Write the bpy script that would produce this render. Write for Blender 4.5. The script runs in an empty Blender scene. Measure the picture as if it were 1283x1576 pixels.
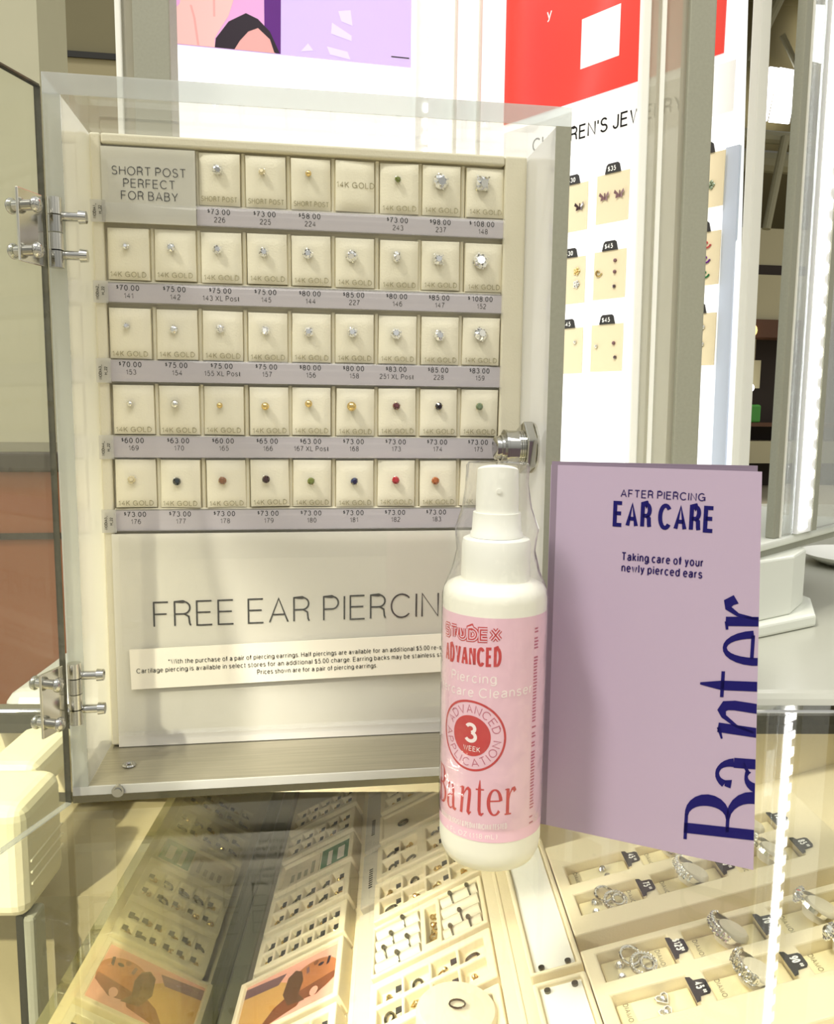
import bpy, bmesh, math, random
from mathutils import Matrix, Vector
R = random.Random(7)
PI = math.pi
mm = 0.001
sc = bpy.context.scene
COL = sc.collection

# ------------------------------------------------------------------ camera
cam = bpy.data.cameras.new('camera')
cam.sensor_fit = 'HORIZONTAL'; cam.sensor_width = 36
cam.lens = 1250.7 / 1283 * 36
cam.clip_start = 0.01; cam.clip_end = 100
camo = bpy.data.objects.new('camera', cam); COL.objects.link(camo)
yaw, pit, rol = map(math.radians, (8.506, 7.195, 0.649))
right = Vector((math.cos(yaw), -math.sin(yaw), 0))
fwd = Vector((math.sin(yaw)*math.cos(pit), math.cos(yaw)*math.cos(pit), -math.sin(pit)))
up = right.cross(fwd)
r2 = right*math.cos(rol) + up*math.sin(rol); u2 = -right*math.sin(rol) + up*math.cos(rol)
m = Matrix((r2, u2, -fwd)).transposed().to_4x4(); m.translation = Vector((0.10472, -0.38121, 0.18589))
camo.matrix_world = m
sc.camera = camo

# ------------------------------------------------------------------ colour, world, sun, lamps
vs = sc.view_settings
sc.display_settings.display_device = 'sRGB'
vs.view_transform = 'Standard'; vs.look = 'None'; vs.gamma = 1; vs.use_curve_mapping = False
vs.exposure = 0.3
cy = sc.cycles
cy.max_bounces = 14; cy.transparent_max_bounces = 40; cy.glossy_bounces = 6; cy.transmission_bounces = 8
cy.diffuse_bounces = 5
cy.caustics_reflective = False; cy.caustics_refractive = False
try: cy.use_denoising = True
except Exception: pass

def lin(c):
    c = c/255.0
    return c/12.92 if c <= 0.04045 else ((c+0.055)/1.055)**2.4
def rgb(r, g, b): return (lin(r), lin(g), lin(b), 1)

w = bpy.data.worlds.new('mall_daylight'); sc.world = w; w.use_nodes = True
nt = w.node_tree; nt.nodes.clear()
out = nt.nodes.new('ShaderNodeOutputWorld'); bg = nt.nodes.new('ShaderNodeBackground')
tc = nt.nodes.new('ShaderNodeTexCoord'); sep = nt.nodes.new('ShaderNodeSeparateXYZ')
rmp = nt.nodes.new('ShaderNodeValToRGB')
nt.links.new(tc.outputs['Generated'], sep.inputs[0])
ma = nt.nodes.new('ShaderNodeMath'); ma.operation = 'MULTIPLY_ADD'; ma.inputs[1].default_value = .5; ma.inputs[2].default_value = .5
nt.links.new(sep.outputs['Z'], ma.inputs[0]); nt.links.new(ma.outputs[0], rmp.inputs[0])
el = rmp.color_ramp.elements
el[0].position = 0.0; el[0].color = (.26, .25, .21, 1)
el[1].position = 1.0; el[1].color = (1.22, 1.22, 1.18, 1)
e = el.new(.46); e.color = (.34, .33, .29, 1)
e = el.new(.60); e.color = (.60, .59, .54, 1)
vor = nt.nodes.new('ShaderNodeTexVoronoi'); vor.inputs['Scale'].default_value = 2.6
vr = nt.nodes.new('ShaderNodeValToRGB'); vr.color_ramp.elements[0].position = .25; vr.color_ramp.elements[1].position = .33
vr.color_ramp.elements[0].color = (2.1, 2.05, 1.95, 1); vr.color_ramp.elements[1].color = (.75, .75, .75, 1)
nt.links.new(tc.outputs['Generated'], vor.inputs['Vector']); nt.links.new(vor.outputs['Distance'], vr.inputs[0])
mul = nt.nodes.new('ShaderNodeMixRGB'); mul.blend_type = 'MULTIPLY'; mul.inputs[0].default_value = 1
nt.links.new(rmp.outputs[0], mul.inputs[1]); nt.links.new(vr.outputs[0], mul.inputs[2])
nt.links.new(mul.outputs[0], bg.inputs[0]); bg.inputs[1].default_value = 0.86
nt.links.new(bg.outputs[0], out.inputs[0])

def lamp(name, kind, energy, col, loc, target=None, size=None, angle=None, size_y=None):
    l = bpy.data.lights.new(name, kind); l.energy = energy; l.color = col
    if kind == 'AREA':
        l.shape = 'RECTANGLE'; l.size = size; l.size_y = size_y or size
    if angle is not None: l.angle = angle
    o = bpy.data.objects.new(name, l); COL.objects.link(o); o.location = loc
    if target is not None:
        o.rotation_euler = (Vector(target)-Vector(loc)).to_track_quat('-Z', 'Y').to_euler()
    return o
lamp('sun', 'SUN', 2.0, (1, .96, .86), (-1.5, -.9, 2.4), (0, 0, 0), angle=math.radians(9))
lamp('ceiling_light', 'AREA', 14, (1, .97, .92), (.4, -1.2, 2.2), (.15, .1, .1), 1.4, size_y=.8)
# added spot standing in for the sun on the near left counter corner
_s = lamp('sun_patch_spot', 'SPOT', 260, (1, .95, .80), (-.75, -1.25, 1.45), (-.035, .03, -.03))
_s.data.spot_size = math.radians(11); _s.data.spot_blend = .7; _s.data.shadow_soft_size = .03
# the light bar tucked under the front rail of the showcase, shining down over the trays
_a = math.radians(83); _V = Vector((math.cos(_a), math.sin(_a), 0)); _H = Vector((_V.y, -_V.x, 0))
_c = _H*.045 + _V*.24 + Vector((0, 0, -.016))
_l = lamp('showcase_light', 'AREA', 1.55, (1, .95, .82), _c, None, .006, size_y=.75)
_z = -( _H*.5 + Vector((0, 0, -.87))); _m = Matrix((_V.cross(_z), _V, _z)).transposed().to_4x4(); _m.translation = _c; _l.matrix_world = _m

# ------------------------------------------------------------------ materials
def pm(name, col, rough=.5, metal=0, spec=.5, noise=0, nscale=60, bump=0, bscale=400, emit=None, estr=0, coat=0):
    mt = bpy.data.materials.new(name); mt.use_nodes = True
    n = mt.node_tree; b = n.nodes['Principled BSDF']
    b.inputs['Base Color'].default_value = col; b.inputs['Roughness'].default_value = rough
    b.inputs['Metallic'].default_value = metal; b.inputs['Specular IOR Level'].default_value = spec
    if coat: b.inputs['Coat Weight'].default_value = coat
    if emit: b.inputs['Emission Color'].default_value = emit; b.inputs['Emission Strength'].default_value = estr
    t = n.nodes.new('ShaderNodeTexCoord')
    if noise:
        ns = n.nodes.new('ShaderNodeTexNoise'); ns.inputs['Scale'].default_value = nscale; ns.inputs['Detail'].default_value = 4
        n.links.new(t.outputs['Object'], ns.inputs['Vector'])
        mx = n.nodes.new('ShaderNodeMixRGB'); mx.blend_type = 'MIX'
        d = 1-noise
        mx.inputs[1].default_value = (col[0]*d, col[1]*d, col[2]*d, 1); mx.inputs[2].default_value = tuple(min(1, c*(1+noise*.6)) for c in col[:3])+(1,)
        n.links.new(ns.outputs['Fac'], mx.inputs[0]); n.links.new(mx.outputs[0], b.inputs['Base Color'])
    if bump:
        ns = n.nodes.new('ShaderNodeTexNoise'); ns.inputs['Scale'].default_value = bscale; ns.inputs['Detail'].default_value = 3
        n.links.new(t.outputs['Object'], ns.inputs['Vector'])
        bp = n.nodes.new('ShaderNodeBump'); bp.inputs['Strength'].default_value = bump; bp.inputs['Distance'].default_value = .0006
        n.links.new(ns.outputs['Fac'], bp.inputs['Height']); n.links.new(bp.outputs[0], b.inputs['Normal'])
    return mt

def clear(name, tint=(1, 1, 1), haze=0, hazecol=(1, 1, 1), rough=.0, trl=.4, ior=1.5, gain=1.0, const=None, bump=0, bscale=120):
    """clear sheet: light passes straight on, Fresnel mirror on both faces, a little milky haze"""
    mt = bpy.data.materials.new(name); mt.use_nodes = True
    n = mt.node_tree; n.nodes.clear()
    o = n.nodes.new('ShaderNodeOutputMaterial'); tr = n.nodes.new('ShaderNodeBsdfTransparent'); gl = n.nodes.new('ShaderNodeBsdfGlossy')
    tr.inputs[0].default_value = tint+(1,); gl.inputs['Roughness'].default_value = rough
    mix = n.nodes.new('ShaderNodeMixShader')
    body = tr.outputs[0]
    if haze:
        df = n.nodes.new('ShaderNodeBsdfDiffuse'); df.inputs[0].default_value = hazecol+(1,)
        tl = n.nodes.new('ShaderNodeBsdfTranslucent'); tl.inputs[0].default_value = hazecol+(1,)
        m0 = n.nodes.new('ShaderNodeMixShader'); m0.inputs[0].default_value = trl
        n.links.new(df.outputs[0], m0.inputs[1]); n.links.new(tl.outputs[0], m0.inputs[2])
        m1 = n.nodes.new('ShaderNodeMixShader'); m1.inputs[0].default_value = haze
        n.links.new(body, m1.inputs[1]); n.links.new(m0.outputs[0], m1.inputs[2]); body = m1.outputs[0]
    if const is not None:
        mix.inputs[0].default_value = const
    else:
        g = n.nodes.new('ShaderNodeNewGeometry'); mi = n.nodes.new('ShaderNodeMapRange')
        mi.inputs['To Min'].default_value = ior; mi.inputs['To Max'].default_value = 1/ior
        fr = n.nodes.new('ShaderNodeFresnel'); n.links.new(g.outputs['Backfacing'], mi.inputs['Value']); n.links.new(mi.outputs[0], fr.inputs['IOR'])
        mu = n.nodes.new('ShaderNodeMath'); mu.operation = 'MULTIPLY'; mu.inputs[1].default_value = gain; mu.use_clamp = True
        n.links.new(fr.outputs[0], mu.inputs[0]); n.links.new(mu.outputs[0], mix.inputs[0])
        if bump:
            t = n.nodes.new('ShaderNodeTexCoord'); ns = n.nodes.new('ShaderNodeTexNoise'); ns.inputs['Scale'].default_value = bscale
            n.links.new(t.outputs['Object'], ns.inputs['Vector']); bp = n.nodes.new('ShaderNodeBump'); bp.inputs['Strength'].default_value = bump; bp.inputs['Distance'].default_value = .004
            n.links.new(ns.outputs['Fac'], bp.inputs['Height']); n.links.new(bp.outputs[0], fr.inputs['Normal']); n.links.new(bp.outputs[0], gl.inputs['Normal'])
    n.links.new(body, mix.inputs[1]); n.links.new(gl.outputs[0], mix.inputs[2]); n.links.new(mix.outputs[0], o.inputs[0])
    return mt

M = {}
M['leather'] = pm('cream_leatherette', rgb(222, 216, 194), .55, noise=.05, bump=.25, bscale=900)
M['pad'] = pm('cream_pad', rgb(236, 230, 208), .55, noise=.04, bump=.25, bscale=1200)
M['traycream'] = pm('tray_cream', rgb(234, 223, 190), .6, noise=.03, bump=.2, bscale=900)
M['insert'] = pm('insert_cream', rgb(246, 236, 194), .65, noise=.03)
M['acrylic'] = clear('clear_acrylic', (.985, .985, .97), haze=.03, gain=1.2)
M['top_acrylic'] = clear('top_acrylic', (.97, .975, .96), haze=.07, hazecol=(.9, .9, .88), gain=1.0)
M['door_acrylic'] = clear('door_acrylic', (.97, .975, .94), haze=.04, hazecol=(.9, .92, .82), gain=.6)
M['glare'] = clear('glare_acrylic', (.97, .96, .90), haze=.62, hazecol=(.97, .955, .86), trl=.6, gain=.8)  # clear wall; its grazing reflections are put in as cream haze
M['glare_white'] = clear('glare_white_acrylic', (1, 1, 1), haze=.8, hazecol=(1, .995, .97), trl=.7, gain=1.0)  # clear wall; tower light reflected inside it is put in as white haze
M['edge'] = clear('polished_edge', (.90, .93, .92), haze=.28, hazecol=(1, 1, .98), trl=.55, gain=2.2)
M['edge_dark'] = pm('dark_edge', rgb(92, 90, 78), .15, metal=.6)
M['floor_acrylic'] = pm('brushed_plate', rgb(176, 170, 150), .30, metal=.7, noise=.3, nscale=26)
_n = M['floor_acrylic'].node_tree; _mp = _n.nodes.new('ShaderNodeMapping'); _mp.inputs['Scale'].default_value = (1, 40, 40)
_t = [x for x in _n.nodes if x.type == 'TEX_COORD'][0]; _ns = [x for x in _n.nodes if x.type == 'TEX_NOISE'][0]
_n.links.new(_t.outputs['Object'], _mp.inputs[0]); _n.links.new(_mp.outputs[0], _ns.inputs['Vector'])
M['edge_bright'] = clear('bright_edge', (.95, .95, .9), haze=.75, hazecol=(.97, .96, .90), gain=1.2)
M['steel'] = pm('polished_steel', rgb(215, 213, 205), .12, metal=1)
M['chrome'] = pm('chrome', rgb(190, 189, 184), .06, metal=1)
M['darksteel'] = pm('dark_steel', rgb(120, 116, 100), .2, metal=1)
M['counter_glass'] = clear('counter_glass', (.985, .985, .95), gain=1.0)
M['front_glass'] = clear('front_glass', (.93, .93, .80), const=.60)
M['front_glass'].node_tree.nodes['Glossy BSDF'].inputs[0].default_value = (.74, .74, .58, 1)
M['white'] = pm('white_laminate', rgb(240, 240, 232), .35, noise=.02)
M['labelrail'] = pm('label_rail', rgb(206, 200, 182), .45)
M['deck'] = pm('deck_laminate', rgb(176, 176, 164), .3, noise=.02)
M['plinth'] = pm('plinth_laminate', rgb(222, 224, 214), .4)
M['cream_frame'] = pm('cream_frame', rgb(246, 240, 208), .45)
M['channel'] = pm('grey_green_channel', rgb(112, 112, 88), .3, metal=.5)
M['blackgap'] = pm('black_gasket', rgb(30, 28, 22), .5)
M['ink'] = pm('black_ink', rgb(14, 12, 11), .7, spec=.2)
M['ink_grey'] = pm('grey_ink', rgb(52, 50, 48), .7, spec=.2)
M['foil'] = pm('embossed_foil', rgb(160, 152, 120), .5)
M['stripclear'] = clear('strip_lens', (.985, .985, .99), haze=.02, hazecol=(.9, .9, .93), gain=1.0, bump=.0)
M['strippaper'] = pm('grey_label_paper', rgb(196, 190, 194), .5)
M['tab'] = clear('clear_tab', (.92, .92, .92), haze=.45, hazecol=(.88, .87, .84))
M['signpaper'] = pm('sign_paper', rgb(236, 232, 222), .45, noise=.02)
M['cardpaper'] = pm('card_paper', rgb(240, 234, 218), .4)
M['greysheet'] = pm('grey_sheet', rgb(222, 219, 202), .4)
M['gem_clear'] = pm('clear_gem', (.93, .94, .96, 1), .03, metal=.92)
M['silver'] = pm('silver_metal', rgb(228, 226, 218), .1, metal=1)
M['gold'] = pm('gold_metal', rgb(232, 204, 140), .14, metal=1)
def gem(name, c): M[name] = pm(name, c, .05, metal=.15, spec=1, coat=1)
gem('gem_darkred', rgb(92, 14, 28)); gem('gem_black', rgb(26, 20, 28)); gem('gem_sage', rgb(120, 138, 104))
gem('gem_champagne', rgb(226, 212, 170)); gem('gem_teal', rgb(12, 30, 36)); gem('gem_brown', rgb(142, 92, 60))
gem('gem_garnet', rgb(54, 10, 18)); gem('gem_olive', rgb(112, 124, 40)); gem('gem_navy', rgb(26, 38, 86)); gem('gem_red', rgb(186, 34, 46)); gem('gem_amber', rgb(178, 96, 42))
M['bottle'] = pm('bottle_plastic', rgb(244, 242, 226), .3, spec=.5)
M['pump'] = pm('pump_plastic', rgb(240, 240, 230), .35)
M['label'] = pm('pink_label', rgb(240, 196, 212), .3, noise=.02, nscale=30, coat=.4)
M['label_red'] = pm('red_print', rgb(196, 34, 40), .35)
M['label_white'] = pm('white_print', rgb(252, 236, 234), .35)
M['label_pink'] = pm('dark_pink_print', rgb(190, 92, 118), .35)
M['wrap'] = clear('shrink_wrap', (.99, .99, .99), haze=.05, hazecol=(1, 1, 1), rough=.08, gain=1.3, bump=.5, bscale=90)
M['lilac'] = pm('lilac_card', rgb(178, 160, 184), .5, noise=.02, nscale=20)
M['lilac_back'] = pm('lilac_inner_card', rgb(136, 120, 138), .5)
M['navy'] = pm('navy_print', rgb(14, 6, 92), .6, spec=.25)
M['navy_soft'] = pm('dark_violet_print', rgb(40, 26, 88), .6, spec=.25)
M['towerwhite'] = pm('white_display_panel', rgb(246, 247, 248), .4)
M['towergrey'] = pm('grey_metal_post', rgb(150, 150, 134), .5, noise=.12, nscale=500)
M['led'] = pm('led_strip', (1, 1, 1, 1), .4, emit=(1, .98, .95, 1), estr=7)
M['panel_glow'] = pm('glowing_white', rgb(250, 251, 253), .4, emit=(.93, .96, 1, 1), estr=.42)  # emission stands in for the light of the tower's led strips
M['pale_blue'] = pm('pale_blue_ledge', rgb(206, 216, 236), .4)
M['red'] = pm('red_poster', rgb(212, 58, 46), .25, emit=rgb(236, 60, 46), estr=.12)
M['poster_white'] = pm('poster_white', rgb(250, 250, 250), .3)
M['lilac_poster'] = pm('lilac_poster', rgb(206, 186, 238), .25, emit=rgb(206, 186, 238), estr=.22)
M['lilac_light'] = pm('pale_lilac_poster', rgb(226, 214, 248), .25, emit=rgb(226, 214, 248), estr=.2)
M['violet'] = pm('deep_violet', rgb(98, 24, 138), .25)
M['magenta'] = pm('orchid_poster', rgb(230, 168, 224), .25, emit=rgb(230, 168, 224), estr=.15)
M['skin'] = pm('pink_skin_print', rgb(236, 172, 172), .3, emit=rgb(236, 165, 165), estr=.12)
M['skin2'] = pm('pale_skin_print', rgb(246, 196, 196), .3, emit=rgb(246, 190, 190), estr=.12)
M['blackprint'] = pm('black_print', rgb(34, 16, 36), .3)
M['cardcream'] = pm('earring_card_cream', rgb(228, 214, 180), .5)
M['tagblack'] = pm('black_tag', rgb(40, 38, 36), .5)
M['tagwhite'] = pm('tag_white_print', rgb(250, 250, 246), .5)
M['tower_acrylic'] = clear('tower_acrylic', (.90, .89, .82), haze=.62, hazecol=(.50, .48, .38), trl=.2, gain=1.0)
M['green_card'] = pm('green_card', rgb(18, 112, 66), .35)
M['brownskin'] = pm('brown_skin_print', rgb(176, 112, 68), .35)
M['brownskin2'] = pm('dark_skin_print', rgb(128, 72, 42), .35)
M['beard'] = pm('beard_print', rgb(92, 62, 40), .35)
M['pinkprint'] = pm('pink_print', rgb(232, 170, 150), .35)
M['mauve'] = pm('mauve_print', rgb(120, 88, 92), .35)
M['ochre'] = pm('ochre_print', rgb(206, 160, 92), .35)
M['cushion'] = pm('ring_cushion', rgb(222, 214, 190), .5)
M['earth'] = pm('rust_wood', rgb(150, 92, 56), .4, noise=.18, nscale=5)
M['granite'] = pm('dark_granite', rgb(62, 54, 44), .2, noise=.2, nscale=40)
M['beige'] = pm('beige_plaster', rgb(196, 193, 166), .7, noise=.04, nscale=8)
M['olive'] = pm('olive_wall', rgb(122, 115, 84), .7, noise=.05, nscale=3)
M['taupe'] = pm('taupe_wall', rgb(160, 150, 116), .7)
M['floor'] = pm('floor_tile', rgb(176, 168, 146), .25, noise=.08, nscale=2)
M['truss'] = pm('truss_paint', rgb(150, 146, 120), .6)
M['roofdark'] = pm('roof_deck', rgb(96, 86, 50), .8)
M['skylight'] = pm('skylight_pane', (1, 1, 1, 1), .5, emit=(1, 1, 1, 1), estr=3)
M['shopdark'] = pm('shop_interior', rgb(44, 32, 24), .7)
M['shopbrown'] = pm('shop_brown', rgb(92, 58, 36), .6)
M['shopcream'] = pm('shop_cream', rgb(186, 178, 146), .6)
M['bulb'] = pm('bulb_glow', (1, 1, 1, 1), .4, emit=(1, .95, .8, 1), estr=6)
M['bulbwarm'] = pm('warm_bulb_glow', (1, .8, .4, 1), .4, emit=(1, .75, .25, 1), estr=1)
M['shopgreen'] = pm('shop_green', rgb(70, 150, 60), .5)
M['shopblue'] = pm('shop_blue', rgb(50, 80, 170), .5)
M['shopred'] = pm('shop_red', rgb(150, 40, 36), .5)

# ------------------------------------------------------------------ geometry helpers
class MB:
    def __init__(s): s.v = []; s.f = []
    def add(s, vs_, fs): k = len(s.v); s.v += [tuple(p) for p in vs_]; s.f += [tuple(k+i for i in f) for f in fs]; return s
    def box(s, x0, x1, y0, y1, z0, z1):
        return s.add([(x0,y0,z0),(x1,y0,z0),(x1,y1,z0),(x0,y1,z0),(x0,y0,z1),(x1,y0,z1),(x1,y1,z1),(x0,y1,z1)],
                     [(0,3,2,1),(4,5,6,7),(0,1,5,4),(1,2,6,5),(2,3,7,6),(3,0,4,7)])
    def prism(s, poly, z0, z1):
        n = len(poly)
        a = sum(poly[i][0]*poly[(i+1)%n][1]-poly[(i+1)%n][0]*poly[i][1] for i in range(n))
        if a < 0: poly = poly[::-1]
        return s.add([(p[0],p[1],z0) for p in poly]+[(p[0],p[1],z1) for p in poly],
                     [tuple(range(n-1,-1,-1)), tuple(range(n,2*n))]+[(i,(i+1)%n,n+(i+1)%n,n+i) for i in range(n)])
    def lathe(s, prof, n=48, c=(0,0,0), cap=True):
        k = len(prof); vs_ = []
        for i in range(n):
            a = 2*PI*i/n
            for r_, z in prof: vs_.append((c[0]+r_*math.cos(a), c[1]+r_*math.sin(a), c[2]+z))
        fs = []
        for i in range(n):
            j = (i+1) % n
            for q in range(k-1): fs.append((i*k+q, j*k+q, j*k+q+1, i*k+q+1))
        if cap:
            if prof[0][0] > 1e-7: fs.append(tuple(i*k for i in range(n-1,-1,-1)))
            if prof[-1][0] > 1e-7: fs.append(tuple(i*k+k-1 for i in range(n)))
        return s.add(vs_, fs)
    def cyl(s, a, b, r_, n=16, r1=None):
        a = Vector(a); b = Vector(b); d = (b-a); L = d.length; q = d.to_track_quat('Z', 'Y'); r1 = r_ if r1 is None else r1
        vs_ = []
        for i in range(n):
            t = 2*PI*i/n; vs_.append(a+q@Vector((r_*math.cos(t), r_*math.sin(t), 0)))
        for i in range(n):
            t = 2*PI*i/n; vs_.append(a+q@Vector((r1*math.cos(t), r1*math.sin(t), L)))
        return s.add(vs_, [tuple(range(n-1,-1,-1)), tuple(range(n,2*n))]+[(i,(i+1)%n,n+(i+1)%n,n+i) for i in range(n)])
    def tube(s, pts, r_, n=8, closed=False):
        pts = [Vector(p) for p in pts]; N = len(pts); vs_ = []
        for i, p in enumerate(pts):
            a = pts[(i-1) % N] if (closed or i > 0) else p; b = pts[(i+1) % N] if (closed or i < N-1) else p
            q = (b-a).to_track_quat('Z', 'Y'); rr = r_[i] if isinstance(r_, (list, tuple)) else r_
            for k in range(n):
                t = 2*PI*k/n; vs_.append(p+q@Vector((rr*math.cos(t), rr*math.sin(t), 0)))
        fs = []
        for i in range(N if closed else N-1):
            j = (i+1) % N
            for k in range(n): fs.append((i*n+k, i*n+(k+1)%n, j*n+(k+1)%n, j*n+k))
        if not closed: fs += [tuple(range(n-1,-1,-1)), tuple(range((N-1)*n, N*n))]
        return s.add(vs_, fs)
    def ball(s, c, r_, n=16, k=8, sx=1, sy=1, sz=1):
        c = Vector(c); vs_ = [(c[0], c[1], c[2]-r_*sz)]; fs = []
        for j in range(1, k):
            a = -PI/2+PI*j/k
            for i in range(n):
                t = 2*PI*i/n; vs_.append((c[0]+r_*sx*math.cos(a)*math.cos(t), c[1]+r_*sy*math.cos(a)*math.sin(t), c[2]+r_*sz*math.sin(a)))
        vs_.append((c[0], c[1], c[2]+r_*sz)); T = len(vs_)-1
        for i in range(n):
            fs.append((0, 1+(i+1)%n, 1+i)); fs.append((T, 1+(k-2)*n+i, 1+(k-2)*n+(i+1)%n))
            for j in range(k-2): fs.append((1+j*n+i, 1+j*n+(i+1)%n, 1+(j+1)*n+(i+1)%n, 1+(j+1)*n+i))
        return s.add(vs_, fs)
    def poly(s, pts): return s.add(pts, [tuple(range(len(pts)))])
    def xf(s, mat): s.v = [tuple(mat @ Vector(p)) for p in s.v]; return s

def mesh(name, mb):
    me = bpy.data.meshes.new(name); me.from_pydata(mb.v, [], mb.f); me.update(); return me
def obj(name, mb, mat, parent=None, smooth=False, bevel=0, seg=2, mat4=None, kind=None):
    me = mesh(name, mb); me.materials.append(M[mat] if isinstance(mat, str) else mat)
    if smooth:
        for p in me.polygons: p.use_smooth = True
        try: me.set_sharp_from_angle(angle=math.radians(38))
        except Exception: pass
    o = bpy.data.objects.new(name, me); COL.objects.link(o)
    if parent is not None: o.parent = parent
    if mat4 is not None: o.matrix_local = mat4
    if bevel:
        b = o.modifiers.new('bevel', 'BEVEL'); b.width = bevel; b.segments = seg; b.limit_method = 'ANGLE'; b.angle_limit = math.radians(40)
    if kind: o['kind'] = kind
    return o
def tag(o, label, cat, group=None):
    o['label'] = label; o['category'] = cat
    if group: o['group'] = group
    return o
def thing(name, label, cat, mat4=None, group=None):
    o = bpy.data.objects.new(name, None); COL.objects.link(o); o.empty_display_size = .01
    if mat4 is not None: o.matrix_world = mat4 if isinstance(mat4, Matrix) else Matrix.Translation(mat4)
    return tag(o, label, cat, group)
def dup(root, mat4, label=None, group=None):
    r = root.copy(); COL.objects.link(r); r.matrix_world = mat4
    if label: r['label'] = label
    if group: r['group'] = group
    for ch in list(root.children):
        c = ch.copy(); COL.objects.link(c); c.parent = r
        for g in ch.children:
            d = g.copy(); COL.objects.link(d); d.parent = c
    return r
def T(x, y, z): return Matrix.Translation((x, y, z))
def frame(o, ex, ey, ez):
    mt = Matrix((Vector(ex).normalized(), Vector(ey).normalized(), Vector(ez).normalized())).transposed().to_4x4(); mt.translation = Vector(o); return mt

# ------------------------------------------------------------------ stroke lettering (cap height = 1)
def ar(cx, cy_, rx, ry, a, b):
    n = max(5, int(abs(b-a)/14)); return [(cx+rx*math.cos(math.radians(a+(b-a)*i/n)), cy_+ry*math.sin(math.radians(a+(b-a)*i/n))) for i in range(n+1)]
G = {}
def g(ch, wd, *st): G[ch] = (wd, st)
g('A', .72, [(0,0),(.36,1),(.72,0)], [(.11,.32),(.61,.32)])
g('B', .6, [(.3,1),(0,1),(0,0),(.32,0)], [(.3,1)]+ar(.32,.765,.22,.235,90,-90)+[(0,.53)], ar(.33,.265,.27,.265,90,-90))
g('C', .78, ar(.42,.5,.42,.5,42,318))
g('D', .7, [(0,0),(0,1),(.28,1)]+ar(.28,.5,.42,.5,90,-90)+[(0,0)])
g('E', .58, [(.57,1),(0,1),(0,0),(.58,0)], [(0,.53),(.52,.53)])
g('F', .54, [(.54,1),(0,1),(0,0)], [(0,.51),(.48,.51)])
g('G', .84, ar(.42,.5,.42,.5,45,325)+[(.82,.47),(.45,.47)], [(.82,.3),(.82,0)])
g('H', .66, [(0,0),(0,1)], [(.66,0),(.66,1)], [(0,.53),(.66,.53)])
g('I', 0, [(0,0),(0,1)])
g('J', .42, [(.42,1),(.42,.25)]+ar(.21,.24,.21,.24,0,-180))
g('K', .64, [(0,0),(0,1)], [(.6,1),(0,.38)], [(.2,.56),(.64,0)])
g('L', .5, [(0,1),(0,0),(.5,0)])
g('M', .78, [(0,0),(0,1),(.39,0),(.78,1),(.78,0)])
g('N', .66, [(0,0),(0,1),(.66,0),(.66,1)])
g('O', .86, ar(.43,.5,.43,.5,0,360))
g('P', .58, [(0,0),(0,1),(.33,1)]+ar(.33,.735,.25,.265,90,-90)+[(0,.47)])
g('Q', .86, ar(.43,.5,.43,.5,0,360), [(.55,.22),(.85,-.04)])
g('R', .6, [(0,0),(0,1),(.33,1)]+ar(.33,.745,.25,.255,90,-90)+[(0,.49)], [(.36,.49),(.53,.38),(.56,.1),(.6,0)])
g('S', .58, ar(.29,.75,.26,.25,25,262)+ar(.29,.255,.29,.255,82,-160))
g('T', .64, [(0,1),(.64,1)], [(.32,1),(.32,0)])
g('U', .64, [(0,1),(0,.32)]+ar(.32,.32,.32,.32,180,360)+[(.64,1)])
g('V', .68, [(0,1),(.34,0),(.68,1)])
g('W', 1.0, [(0,1),(.26,0),(.5,1),(.74,0),(1,1)])
g('X', .66, [(0,0),(.66,1)], [(0,1),(.66,0)])
g('Y', .66, [(0,1),(.33,.44),(.66,1)], [(.33,.44),(.33,0)])
g('Z', .6, [(0,1),(.6,1),(0,0),(.6,0)])
X = .72
g('a', .5, ar(.25,.52,.22,.2,165,0)+[(.47,.08),(.52,0)], [(.47,.42),(.2,.38)]+ar(.2,.19,.2,.19,90,300)+[(.47,.2)])
g('b', .5, [(0,1),(0,0)], ar(.25,.36,.25,.36,0,360))
g('c', .46, ar(.25,.36,.25,.36,45,315))
g('d', .5, [(.5,1),(.5,0)], ar(.25,.36,.25,.36,0,360))
g('e', .5, [(.01,.38),(.5,.38)]+ar(.25,.36,.25,.36,3,318))
g('f', .24, [(.1,0),(.1,.82)]+ar(.24,.82,.14,.17,180,90), [(0,.7),(.24,.7)])
g('g', .5, [(.5,.72),(.5,-.06)]+ar(.25,-.06,.25,.2,0,-160), ar(.25,.36,.25,.36,0,360))
g('h', .46, [(0,0),(0,1)], [(0,.45)]+ar(.23,.45,.23,.27,180,0)+[(.46,0)])
g('i', 0, [(0,0),(0,.72)], [(0,.88),(0,1)])
g('j', .0, [(0,.72),(0,-.1),(-.1,-.24)], [(0,.88),(0,1)])
g('k', .44, [(0,0),(0,1)], [(.42,.72),(0,.28)], [(.15,.43),(.44,0)])
g('l', 0, [(0,0),(0,1)])
g('m', .74, [(0,0),(0,.72)], [(0,.5)]+ar(.185,.5,.185,.22,180,0)+[(.37,0)], [(.37,.5)]+ar(.555,.5,.185,.22,180,0)+[(.74,0)])
g('n', .46, [(0,0),(0,.72)], [(0,.45)]+ar(.23,.45,.23,.27,180,0)+[(.46,0)])
g('o', .52, ar(.26,.36,.26,.36,0,360))
g('p', .5, [(0,.72),(0,-.25)], ar(.25,.36,.25,.36,0,360))
g('q', .5, [(.5,.72),(.5,-.25)], ar(.25,.36,.25,.36,0,360))
g('r', .26, [(0,0),(0,.72)], [(0,.42)]+ar(.24,.42,.24,.29,180,85))
g('s', .42, ar(.21,.535,.19,.185,25,262)+ar(.21,.18,.21,.18,82,-160))
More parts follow.
